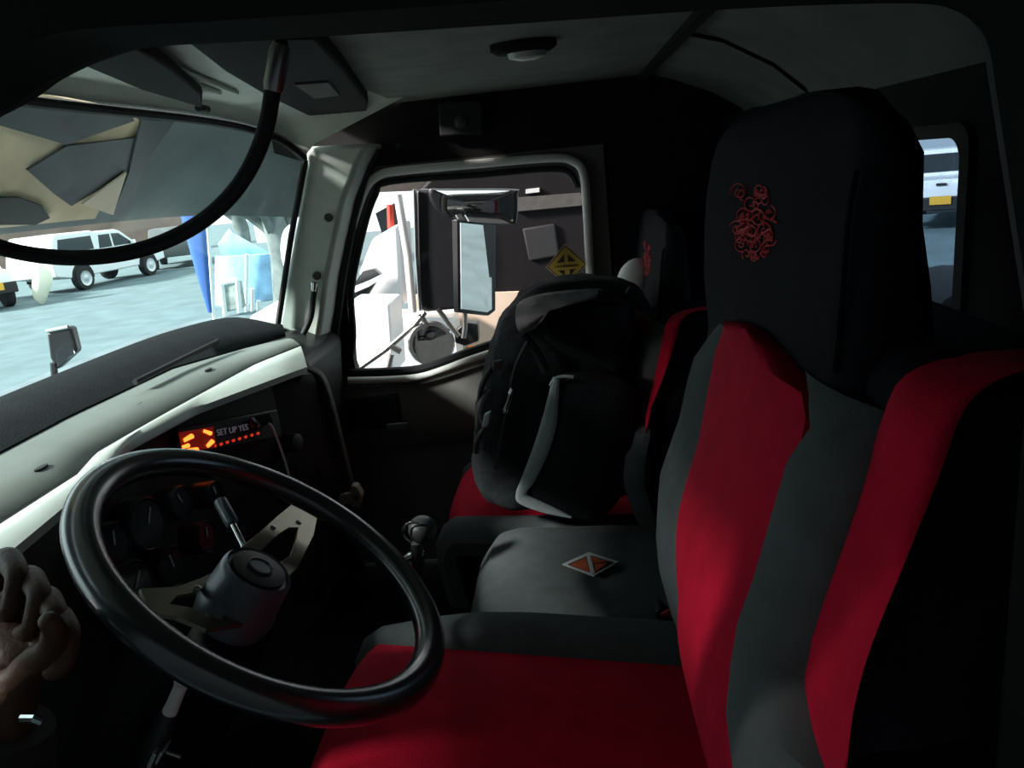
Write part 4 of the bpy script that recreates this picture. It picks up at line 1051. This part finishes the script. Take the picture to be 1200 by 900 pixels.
# white pickup seen through the rear window
pq2 = Q(1100, 262, 'z', 0)
pk2, P3, h3, r3 = vehicle('pickup_truck', 'white pickup seen from behind through the cab rear window', 'pickup', (9.65, 20.3, 0), (.50, .866), 5.1, [(-2.55, .55), (-2.6, .95), (-2.55, 1.12), (-.75, 1.12), (-.55, 1.72), (.35, 1.74), (.55, 1.68), (1.25, 1.18), (2.35, 1.06), (2.55, .9), (2.55, .5), (1.95, .42), (-1.9, .42)], 1.75, pw_[1:], (-1.5, 1.6), WHITE)
R3 = Matrix.Rotation(math.atan2(h3.y, h3.x), 3, 'Z')
MB().box(P3(-2.6, 0, .60), (.14, 1.7, .30), R3).build('bumper', RUB, pk2, bevel=.03)
MB().box(P3(-2.69, 0, .68), (.02, .42, .18), R3).build('number_plate', YEL, pk2)
MB().box(P3(-2.61, 0, 1.02), (.03, .2, .05), R3).build('tail_handle', RUB, pk2)
MB().prism([P3(-.69, -.7, 1.2), P3(-.69, .7, 1.2), P3(-.58, .65, 1.62), P3(-.58, -.65, 1.62)], h3 * -.05).build('rear_glass', DGLASS, pk2)
tk = MB().lathe(V((.95, 1.75, 1.72)), (0, 1, 0), [(.0, 0), (.17, .0), (.19, .02), (.19, .28), (.17, .30), (0, .30)], 32)
tk.box((.95, 1.9, .80), (.3, .2, 1.6)); tag(tk.build('air_tank', RUB), 'black rounded tank standing behind the cab rear window', 'tank')

# ================================================================== HAND OF A PERSON AT THE LEFT EDGE
def skinned(name, verts, edges, radii, m, parent, sub=2):
    me = bpy.data.meshes.new(name); me.from_pydata([tuple(v) for v in verts], edges, []); me.materials.append(m)
    o = bpy.data.objects.new(name, me); COL.objects.link(o); o.parent = parent
    sk = o.modifiers.new('skin', 'SKIN'); sk.use_smooth_shade = True
    for sv_, r in zip(me.skin_vertices[0].data, radii): sv_.radius = (r, r) if not isinstance(r, tuple) else r
    me.skin_vertices[0].data[0].use_root = True
    s = o.modifiers.new('sub', 'SUBSURF'); s.levels = sub; s.render_levels = sub
    return o
person = thing('person', "person's brown fist with bent fingers at the lower left, dark sleeve below", 'person', (0, 0, 0))
YH = .60
hq = lambda x, y, d=YH: Q(x, y, 'y', d)
vv = [hq(12, 800, .60), hq(-2, 900, .58), hq(-25, 1010, .55), hq(15, 745, .61)]
ee = [(0, 1), (1, 2), (0, 3)]; rr = [(.030, .024), (.034, .030), (.040, .036), (.036, .024)]
knk = [(8, 650, .655), (34, 672, .64), (53, 696, .622), (68, 718, .60)]
lens = [1.0, 1.06, 1.0, .82]
for i, (x, y, d) in enumerate(knk):
    b = len(vv)
    k = hq(x, y, d); m1 = hq(x - 14, y + 44, d + .005)
    mid = hq(x + 14, y + 26, d - .038 * lens[i]); tip = hq(x + 4, y + 66, d - .046 * lens[i]); end = hq(x - 12, y + 70, d - .028)
    vv += [m1, k, mid, tip, end]; ee += [(3, b), (b, b + 1), (b + 1, b + 2), (b + 2, b + 3), (b + 3, b + 4)]
    rr += [.0165, .0130, .0112, .0100, .0082]
b = len(vv)
vv += [hq(42, 775, .585), hq(62, 762, .565), hq(66, 738, .548), hq(52, 722, .54)]
ee += [(0, b), (b, b + 1), (b + 1, b + 2), (b + 2, b + 3)]; rr += [.0165, .0135, .0108, .0080]
skinned('hand', vv, ee, rr, SKIN, person)
for i, (x, y, d) in enumerate(knk):
    pass
sl_ = MB(); sc2 = [hq(6, 850, .588), hq(2, 870, .585), hq(-10, 940, .57), hq(-30, 1020, .55)]
sl_.tube(sc2, [.043, .047, .052, .058], 18).build('sleeve', SLEEVE, person)
MB().tube([hq(25, 842, .548), hq(38, 842, .548), hq(46, 846, .552)], .004, 8).build('bracelet', CHROME, person)

# ================================================================== ENCLOSURE ON THE DRIVER'S SIDE (unseen dark panel added to block daylight)
tag(MB().box((1.9, -1.3, 3.0), (13, .3, 6.0)).build('light_blocker', mat('blocker_grey', (.06, .06, .065), .8, noise=.2, nscale=2), bevel=.05), 'unseen dark panel added behind the camera to block light', 'light blocker')

# ================================================================== LIGHT
w = bpy.data.worlds.new('sky'); SC.world = w; w.use_nodes = True; nt = w.node_tree
bg = nt.nodes['Background']; tc = nt.nodes.new('ShaderNodeTexCoord')
bg.inputs['Strength'].default_value = 1.45; bg.inputs['Color'].default_value = (.84, .97, 1.0, 1)

def portal(name, c, nrm, sx, sy):
    L = bpy.data.lights.new(name, 'AREA'); L.shape = 'RECTANGLE'; L.size = sx; L.size_y = sy; L.cycles.is_portal = True
    o = bpy.data.objects.new(name, L); COL.objects.link(o); o.location = c
    o.rotation_euler = V(nrm).to_track_quat('-Z', 'Y').to_euler()
    return o

portal('windshield_portal', (-1.2, 1.1, 2.25), (1, 0, -.55), 2.0, 1.0)
portal('door_window_portal', (-.25, 2.25, 2.05), (0, -1, 0), 1.0, .8)

sl = bpy.data.lights.new('sun', 'SUN'); sl.energy = 10.5; sl.angle = math.radians(9); sl.color = (1, .97, .93)
so_ = bpy.data.objects.new('sun', sl); COL.objects.link(so_); so_.location = (-8, -5, 6)
so_.rotation_euler = V((.85, .36, -.57)).to_track_quat('-Z', 'Y').to_euler()
